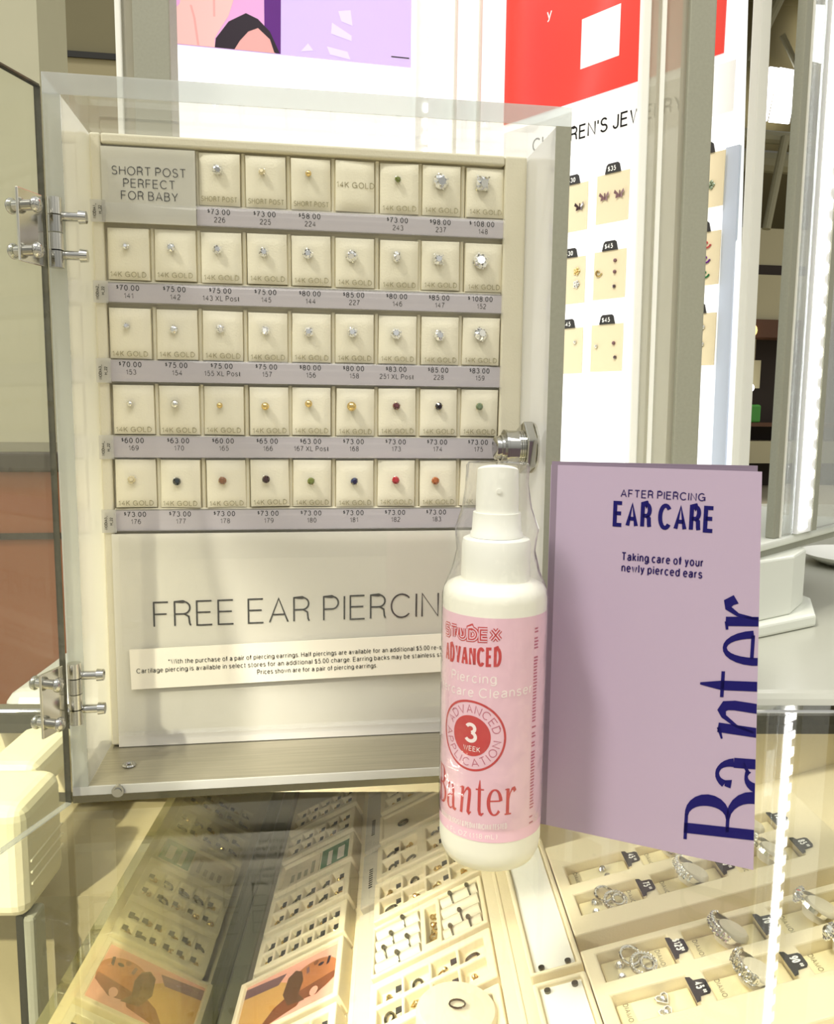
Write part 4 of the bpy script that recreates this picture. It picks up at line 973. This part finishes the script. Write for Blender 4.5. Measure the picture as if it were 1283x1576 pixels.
def pad_mesh(seed):
    rr = random.Random(seed); mb = MB(); n = 8; w2, h2 = .0098, .01225
    lean = rr.uniform(-.0003, .0003)
    top = []
    for j in range(n+1):
        for i in range(n+1):
            a, b = i/n*2-1, j/n*2-1
            y = -.0040-.0007*(1-a**4)*(1-b**4)+lean*a
            if i in (0, n) or j in (0, n): y += .0009
            top.append((a*w2*(1-.010*(b*rr.choice((0, 1)) if i in (0, n) else 0)), y, b*h2))
    mb.v = top[:]
    for j in range(n):
        for i in range(n): k = j*(n+1)+i; mb.f.append((k, k+1, k+n+2, k+n+1))
    ring = [i for i in range(n+1)]+[(j+1)*(n+1)-1 for j in range(1, n+1)]+[n*(n+1)+i for i in range(n-1, -1, -1)]+[j*(n+1) for j in range(n-1, 0, -1)]
    base = len(mb.v)
    for k in ring: p = mb.v[k]; mb.v.append((p[0]*1.012, 0, p[2]*1.012))
    L = len(ring)
    for k in range(L): mb.f.append((ring[(k+1) % L], ring[k], base+k, base+(k+1) % L))
    mb.f.append(tuple(range(base, base+L)))
    return mb
pad_meshes = []
for k in range(5):
    pmsh = mesh('cushion', pad_mesh(k)); pmsh.materials.append(M['pad'])
    for p in pmsh.polygons: p.use_smooth = True
    try: pmsh.set_sharp_from_angle(angle=math.radians(50))
    except Exception: pass
    pad_meshes.append(pmsh)
def letter_mesh(name, s, h, wt, xs, z, mt):
    q = text_quads(s, h, wt, xs, .24, 'c', 0, z)[0]
    me = mesh(name, quads_mesh(q, lambda x, y: (x, -.00485, y))); me.materials.append(M[mt]); return me
lm_gold = letter_mesh('printed_lettering', '14K GOLD', .0026, .12, .98, -.0112, 'foil')
lm_goldc = letter_mesh('printed_lettering', '14K GOLD', .0029, .12, .98, -.0012, 'foil')
lm_short = letter_mesh('printed_lettering', 'SHORT POST', .0025, .12, .76, -.0108, 'foil')
def ch_obj(name, me, par, mat4=None):
    o = bpy.data.objects.new(name, me); COL.objects.link(o); o.parent = par
    if mat4 is not None: o.matrix_local = mat4
    return o
prong_cache = {}
def stud(x, y, z, code):
    kd, dia = STUD[code]; r_ = dia/2*mm
    nm = COLN[kd]; szw = 'small ' if dia < 3.5 else ('large ' if dia > 6.5 else '')
    lab = '%s%s stud on the pad above number %s' % (szw, nm, code)
    t = thing('stud_earring', lab, 'earring', T(x, y, z) @ Matrix.Rotation(R.uniform(-.25, .25), 4, 'X') @ Matrix.Rotation(R.uniform(-.25, .25), 4, 'Z') @ Matrix.Rotation(R.uniform(0, .6) if kd != 'square' else .05, 4, 'Y'), 'studs on the case board')
    post = MB().cyl((0, .0022, 0), (0, -.0002, 0), .0005, 8)
    if kd.startswith('ball'):
        obj('ball', MB().ball((0, -r_*.8, 0), r_, 24, 14), 'gold' if kd == 'ballgold' else 'silver', t, smooth=True)
        obj('post', post, 'gold', t); return
    if kd in ('clear', 'square', 'oval'):
        obj('stone', gemstone(r_, 8, kd == 'square', .72 if kd == 'oval' else 1).xf(T(0, -.0012, 0)), 'gem_clear', t); sm = 'silver'
    else:
        obj('stone', gemstone(r_, 8).xf(T(0, -.0012, 0)), kd, t); sm = 'gold' if R.random() < .7 else 'silver'
    for k in range(4):
        a = PI/4+k*PI/2; rr = r_*1.0*(1.16 if kd == 'square' else 1); sx = .72 if kd == 'oval' else 1
        post.cyl((rr*.6*math.cos(a)*sx, .0008, rr*.6*math.sin(a)), (rr*1.02*math.cos(a)*sx, -.0015, rr*1.02*math.sin(a)), max(.00022, r_*.12), 6)
    obj('setting', post, sm, t)
for r_, (z1, z0) in enumerate(rowz):
    for k in range(9):
        if r_ == 0 and k < 2: continue
        code = STR[r_][k]; x = colx[k]; zc = (z0+z1)/2; dx, dz = R.uniform(-.0003, .0003), R.uniform(-.0003, .0003)
        if code: lab = 'cream stud pad above number %s' % code
        elif r_ == 0: lab = 'cream stud pad with no earring, lettering in its middle, top row'
        else: lab = 'cream stud pad in the bottom row behind the bottle cap'
        t = thing('stud_pad', lab, 'pad', T(x+dx, .0505, zc+dz) @ Matrix.Rotation(R.uniform(-.012, .012), 4, 'Y') @ Matrix.Rotation(R.uniform(-.05, .05), 4, 'Z') @ Matrix.Rotation(R.uniform(-.03, .05), 4, 'X'), 'stud pads on the case board')
        ch_obj('cushion', pad_meshes[R.randrange(5)], t)
        ch_obj('printed_lettering', lm_short if r_ == 0 and k < 5 else (lm_goldc if r_ == 0 and k == 5 else lm_gold), t)
        if code:
            zs = {0: 301.2, 1: 262.8, 2: 224.6, 3: 187.3, 4: 148.5}[r_]*mm+R.uniform(-.0006, .0006)
            stud(x-.0014+R.uniform(-.0006, .0006), .0452, zs, code)
# price strips
szs = [(.2842, .2746), (.2462, .2364), (.2090, .1978), (.1712, .1600), (.1336, .1226)]
for r_, (z1, z0) in enumerate(szs):
    x0, x1 = (.0572 if r_ == 0 else .0134), .2128
    nm = ['top row of studs', 'second row of studs', 'middle row of studs', 'fourth row of studs', 'bottom row of studs'][r_]
    t = thing('price_strip', 'grey price label strip under the ' + nm, 'price strip', T(x0, .0455, z0), 'price label strips')
    h = z1-z0; L = x1-x0
    pa = obj('label_paper', MB().box(0, L, .0012, .0018, .0002, h-.0004), 'strippaper', t)
    lens = MB(); n = 10; prof = [(-.0004-.0014*math.sin(PI*k/n)**.8, h*k/n) for k in range(n+1)]
    lens.v = [(x, y, z) for x in (0, L) for y, z in prof]; lens.f = [(k, n+1+k, n+2+k, k+1) for k in range(n)]
    obj('clear_lens', lens, 'stripclear', t, smooth=True)
    obj('rail_lip', MB().box(0, L, -.0012, .002, -.0008, .0002).box(0, L, -.0006, .002, h-.0004, h+.0002), 'stripclear', t)
    for k in range(9):
        code = STR[r_][k]
        if not code: continue
        xc = colx[k]-.0005-x0
        q = text_quads('$', .0018, .14, .9, .2, 'r', xc-(.0047 if PRC[r_][k] < 100 else .0062), h-.0030)[0]+text_quads('%d.00' % PRC[r_][k], .0027, .13, .98, .26, 'c', xc+.0004, h-.0038)[0]
        q2 = text_quads(code + (' XL Post' if code in XL else ''), .0026, .10, .92, .24, 'c', xc, h-.0075)[0]
        obj('printed_price', quads_mesh(q, lambda x, y: (x, .0011, y)), 'ink', pa)
        obj('printed_number', quads_mesh(q2, lambda x, y: (x, .0011, y)), 'ink_grey', pa)
    tbx = .0090-x0
    tbm = obj('inventory_tab', MB().box(tbx-.0015, tbx+.0055, -.0012, -.0008, -.0005, h+.0003), 'tab', t)
    q = text_quads('NODIA%d_' % (r_+1), .0014, .15, .85, .2, 'l', .0012, .0)[0]+text_quads('H_22', .0014, .15, .85, .2, 'l', .0034, -.0026)[0]
    obj('printed_code', quads_mesh(q, lambda x, y: (tbx+.0012-y, -.0014, x)), 'ink', tbm)
# short post sign
sg = thing('short_post_sign', 'grey plastic sign reading SHORT POST PERFECT FOR BABY at the top left', 'sign', T(.0130, .0455, .2745))
obj('sheet', MB().box(0, .0440, 0, .0008, 0, .0352), 'greysheet', sg)
q = []
for s, zz in (('SHORT POST', .0222), ('PERFECT', .0165), ('FOR BABY', .0108)): q += text_quads(s, .0041, .085, .96, .24, 'c', .0222, zz)[0]
obj('lettering', quads_mesh(q, lambda x, y: (x, -.0003, y)), 'ink', sg)
obj('clear_cover', MB().box(-.0002, .0443, -.0012, -.0008, -.0004, .0354), 'stripclear', sg)
lens = MB(); prof = [(-.0014-.0014*math.sin(PI*k/8)**.8, .0004+.0085*k/8) for k in range(9)]
lens.v = [(x, y, z) for x in (0, .0443) for y, z in prof]; lens.f = [(k, 10+k-1, 10+k, k+1) for k in range(8)]
obj('lip', lens, 'stripclear', sg, smooth=True)
# big sign
bs = thing('piercing_sign', 'white sign reading FREE EAR PIERCING in the bottom of the case', 'sign', T(.0120, .0440, .0086))
obj('paper', MB().box(0, .2000, .0, .0008, 0, .1128), 'signpaper', bs)
q = fit('FREE EAR PIERCING', .0136, .062, .1640, .0192, .0638, 'l', .2)
q = [tuple((a, b+(a-.0192)*.012) for a, b in p) for p in q]
obj('lettering', quads_mesh(q, lambda x, y: (x, -.0003, y)), 'ink', bs)
lipm = MB(); prof = [(-.0022, .0), (-.0026, .0035), (-.0014, .0052), (-.0022, .0068), (-.0006, .0085)]
lipm.v = [(x, y, z) for x in (.001, .2000) for y, z in prof]; lipm.f = [(k, 5+k, 6+k, k+1) for k in range(4)]
obj('holder_lip', lipm, 'stripclear', bs, smooth=True)
obj('clear_front', MB().box(.0004, .2000, -.0022, -.0018, .007, .1130), 'acrylic', bs)
nc = thing('terms_card', 'narrow paper card of small black terms under the FREE EAR PIERCING words', 'card', T(.0198, .0410, .0405) @ Matrix.Rotation(-.022, 4, 'Y'))
obj('paper', MB().box(0, .1860, 0, .0005, 0, .0212), 'cardpaper', nc)
q = fit('*With the purchase of a pair of piercing earrings. Half piercings are available for an additional $5.00 re-stocking fee.', .0026, .105, .1600, .0190, .0126)
q += fit('Cartilage piercing is available in select stores for an additional $5.00 charge. Earring backs may be stainless steel or plastic.', .0026, .105, .1790, .0030, .0085)
q += fit('Prices shown are for a pair of piercing earrings.', .0026, .105, .0635, .0640, .0044)
obj('printed_lettering', quads_mesh(q, lambda x, y: (x, -.0002, y)), 'ink', nc)
# ------------------------------------------------------------------ spray bottle
BA = Vector((.1848, -.0639, 0)); th0 = math.radians(-104.16)
sp = thing('spray_bottle', 'white pump spray bottle with pink label standing before the case', 'bottle', T(BA.x, BA.y, 0))
RB = .0212
obj('body', MB().lathe([(.0001, .0012), (.014, .0004), (.0165, .0), (.0190, .0016), (.0206, .0050), (RB, .0090), (RB, .1115), (.0208, .1140), (.0196, .1158), (.0165, .1172), (.0140, .1180), (.0136, .1195), (.0001, .1195)], 64), 'bottle', sp, smooth=True)
obj('collar', MB().lathe([(.0001, .1186), (.0138, .1186), (.0141, .1196), (.0139, .1325), (.0134, .1345), (.0120, .1352), (.0001, .1354)], 48), 'pump', sp, smooth=True)
obj('neck_ring', MB().lathe([(.0001, .1354), (.0107, .1354), (.0105, .1372), (.0100, .1378), (.0096, .1452), (.0001, .1454)], 48), 'pump', sp, smooth=True)
ph_ = MB(); n = 40; rings = [(.0086, .1452, 0), (.0086, .152, 0), (.0083, .160, 0), (.0082, .1622, .0008)]
for rr, z, dip in rings:
    for k in range(n):
        a = 2*PI*k/n; ph_.v.append((rr*math.cos(a), rr*math.sin(a), z+(.0016*abs(math.cos(a-th0)) if dip else 0)))
for i in range(3):
    for k in range(n): ph_.f.append((i*n+k, i*n+(k+1) % n, (i+1)*n+(k+1) % n, (i+1)*n+k))
ph_.v.append((0, 0, .1612)); tv = len(ph_.v)-1
for k in range(n): ph_.f.append((3*n+k, 3*n+(k+1) % n, tv))
hd_ = obj('pump_head', ph_, 'pump', sp, smooth=True)
na = th0+.08
obj('nozzle', MB().cyl((.0082*math.cos(na), .0082*math.sin(na), .1545), (.0092*math.cos(na), .0092*math.sin(na), .1545), .0010, 12), 'pump', hd_, smooth=True)
def bcyl(rad): return lambda u, z: (rad*math.cos(th0+u/.0218), rad*math.sin(th0+u/.0218), z)
lb_ = MB(); n = 96; rl = RB+.00012
for z in (.0150, .1065):
    for k in range(n): a = 2*PI*k/n; lb_.v.append((rl*math.cos(a), rl*math.sin(a), z))
for k in range(n): lb_.f.append((k, (k+1) % n, n+(k+1) % n, n+k))
lab = obj('label', lb_, 'label', sp, smooth=True)
u0 = -.0098; sl = .055
def tilt(qs): return [tuple((a, b+sl*(a-u0)) for a, b in p) for p in qs]
CUT = [k*.002 for k in range(-19, 20)]
def on_label(name, qs, mt, off, tl=True): return obj(name, quads_mesh(tilt(qs) if tl else qs, bcyl(RB+off), cut=CUT), mt, lab)
# outlined maker's word: thick stroke, pale core, thin core line
def skel(s, h, width, ox, oy, wt):
    xs = 1; tot = sum(G[ch][0] for ch in s)+.34*(len(s)-1); k = width/(tot*h); x = 0; qs = []
    for ch in s:
        for p in G[ch][1]: qs += ribbon([(ox+(x+a)*h*k, oy+b*h) for a, b in p], wt)
        x += G[ch][0]+.34
    return qs
G['S'], keepS = (.58, ([(.56,.86),(.5,1),(.08,1),(0,.9),(0,.6),(.08,.52),(.5,.48),(.58,.4),(.58,.1),(.5,0),(.08,0),(.0,.14)],)), G['S']
wd_ = 'STUDEX'
on_label('maker_outline', skel(wd_, .0040, .0262, u0-.0142, .0975, .0023), 'label_red', .00020)
on_label('maker_inner', skel(wd_, .0040, .0262, u0-.0142, .0975, .0015), 'label', .00028)
on_label('maker_core', skel(wd_, .0040, .0262, u0-.0142, .0975, .0005), 'label_red', .00036)
G['S'] = keepS
on_label('product_word', fit('ADVANCED', .0078, .15, .0272, u0-.0142, .0868, 'l', .28), 'label_red', .0002)
q = text_quads('Piercing', .0040, .12, 1, .24, 'c', u0+.001, .0800)[0]+text_quads('Aftercare Cleanser', .0040, .12, 1, .24, 'c', u0+.002, .0742)[0]
on_label('product_text', q, 'label_white', .0002)
# round badge
bc = (u0+.0012, .0585); bu = lambda rr, a: (bc[0]+rr*math.cos(a), bc[1]+rr*math.sin(a))
def ringq(r0, r1, n=64): return [(bu(r0, 2*PI*k/n), bu(r1, 2*PI*k/n), bu(r1, 2*PI*(k+1)/n), bu(r0, 2*PI*(k+1)/n)) for k in range(n)]
q = ringq(.0136, .0145)
for k in range(5): q += ringq(.0001+.00164*k, .0001+.00164*(k+1))
on_label('badge', q, 'label_red', .0002, False)
def arc_text(s, h, wt, rad, mid, top=True, step=None):
    qs = []; n = len(s); w_ = [G[ch][0]*h+h*.34 for ch in s]; tot = sum(w_); x = -tot/2
    for ch, ww in zip(s, w_):
        cx = x+ww/2; a = math.radians(mid)-(cx/rad if top else -cx/rad); x += ww
        for p in G[ch][1]:
            pts = []
            for gx, gy in p:
                dx = (gx-G[ch][0]/2)*h; dy = gy*h
                rr = rad+dy if top else rad+h-dy; aa = a-(dx/rad if top else -dx/rad); pts.append(bu(rr, aa))
            qs += ribbon(pts, wt*h)
    return qs
on_label('badge_text', arc_text('ADVANCED', .0031, .11, .0095, 85)+arc_text('APPLICATION', .0031, .11, .0095, -95, False), 'label_pink', .0002, False)
on_label('badge_number', text_quads('3', .0082, .17, 1, .2, 'c', bc[0], bc[1]-.0028)[0]+text_quads('WEEK', .0021, .13, .9, .22, 'c', bc[0]+.0005, bc[1]-.0062)[0], 'label_white', .0003, False)
q = serif_word([.93*.80, .72*.80, .80*.80, .50*.8, .70*.8, .6*.8], .10)
xm = max(a for p in q for a, b in p); s_ = .0405/xm
q = [tuple((u0-.0198+a*s_, .0258+b*.0112) for a, b in p) for p in q]
on_label('shop_word', q, 'label_red', .0002)
on_label('small_text', fit('DERMATOLOGIST & PEDIATRICIAN TESTED', .0024, .16, .0330, u0-.0160, .0200, 'l', .3)+text_quads('4 FL OZ (118 mL)', .0022, .14, 1, .25, 'c', u0+.001, .0160)[0], 'label_white', .0002)
sd = []
z = .019
while z < .102:
    L_ = R.uniform(.0005, .0016)
    if R.random() < .9: sd.append(((.0182, z), (.0182+R.uniform(.0016, .0030), z), (.0182+.0024, z+.0007), (.0182, z+.0007)))
    z += .0013
on_label('side_text', sd, 'label_pink', .0002, False)
wr = MB(); n = 56; prof = [(RB+.0005, .020), (RB+.0005, .1110), (.0206, .1155), (.0176, .1215), (.0157, .130), (.0146, .1385), (.0118, .147), (.0108, .156), (.0105, .1640), (.0102, .1652), (.004, .1655), (.0001, .1652)]
rw = random.Random(3)
for k in range(n):
    for i, (rr, z) in enumerate(prof):
        a = 2*PI*k/n; ax = 1.16 if 4 < i < 11 else 1.0
        j = rr+(rw.uniform(-.00025, .00045) if 2 < i < 10 else 0)
        # the film is pinched into a flat seam across the viewer's left-right
        ca_ = math.cos(a-th0); sa_ = math.sin(a-th0); x_ = j*ca_*(.95 if 4 < i < 11 else 1); y_ = j*sa_*ax
        wr.v.append((x_*math.cos(th0)-y_*math.sin(th0), x_*math.sin(th0)+y_*math.cos(th0), z))
m_ = len(prof)
for k in range(n):
    for i in range(m_-1): wr.f.append((k*m_+i, ((k+1) % n)*m_+i, ((k+1) % n)*m_+i+1, k*m_+i+1))
obj('shrink_film', wr, 'wrap', sp, smooth=True)

# ------------------------------------------------------------------ brochure
bl = Vector((.2153, -.0469, 0)); br = Vector((.2890, -.0933, 0)); bx = (br-bl).normalized(); bn = bx.cross(Vector((0, 0, 1)))
BF = frame(bl, bx, (0, 0, 1), bn)      # x along, y up, z out of the page
bf = thing('brochure', 'lilac folded ear care brochure standing right of the bottle', 'brochure', BF)
def quadm(p, z0, z1):
    return MB().add([(a, b, z0) for a, b in p]+[(a, b, z1) for a, b in p], [(3, 2, 1, 0), (4, 5, 6, 7), (0, 1, 5, 4), (1, 2, 6, 5), (2, 3, 7, 6), (3, 0, 4, 7)])
cv = obj('cover', quadm([(-.0027, .0002), (.0868, .0002), (.0804, .1634), (-.0029, .1630)], -.0004, 0), 'lilac', bf)
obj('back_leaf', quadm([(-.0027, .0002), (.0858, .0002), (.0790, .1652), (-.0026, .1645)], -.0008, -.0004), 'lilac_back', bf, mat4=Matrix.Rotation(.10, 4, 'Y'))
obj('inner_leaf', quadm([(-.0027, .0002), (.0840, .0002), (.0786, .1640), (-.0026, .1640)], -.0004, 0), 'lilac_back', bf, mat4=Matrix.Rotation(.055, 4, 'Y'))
def pg(x, y): return (x, y, .00015)
q = fit('AFTER PIERCING', .0033, .13, .0334, .0269, .1507)
obj('lettering', quads_mesh(q, pg), 'navy_soft', cv)
q = fit('EAR CARE', .0108, .15, .0402, .0241, .1382, 'l', .3)
obj('heading', quads_mesh(q, pg), 'navy', cv)
q = fit('Taking care of your', .0036, .15, .0326, .0283, .1241)+fit('newly pierced ears', .0036, .15, .0322, .0285, .1193)
obj('text_lines', quads_mesh(q, pg), 'navy_soft', cv)
xh = 24.5
q = serif_word([23.5/xh, 18/xh, 20.5/xh, 13/xh, 13/xh, 14.5/xh], 0, [7.5/xh, 31.5/xh, 51.5/xh, 70.5/xh, 85.5/xh, 98.5/xh])
q = [tuple((.0945-b*xh*mm, a*xh*mm-(b-.9)*.0026) for a, b in p) for p in q]
def cut_x(z): return .0868-(.0868-.0804)*z/.1634
n2 = Vector((.1632, .0064)).normalized()
obj('shop_word', quads_mesh(q, pg, clip=[((.0867, 0), (n2.x, n2.y))]), 'navy', cv)
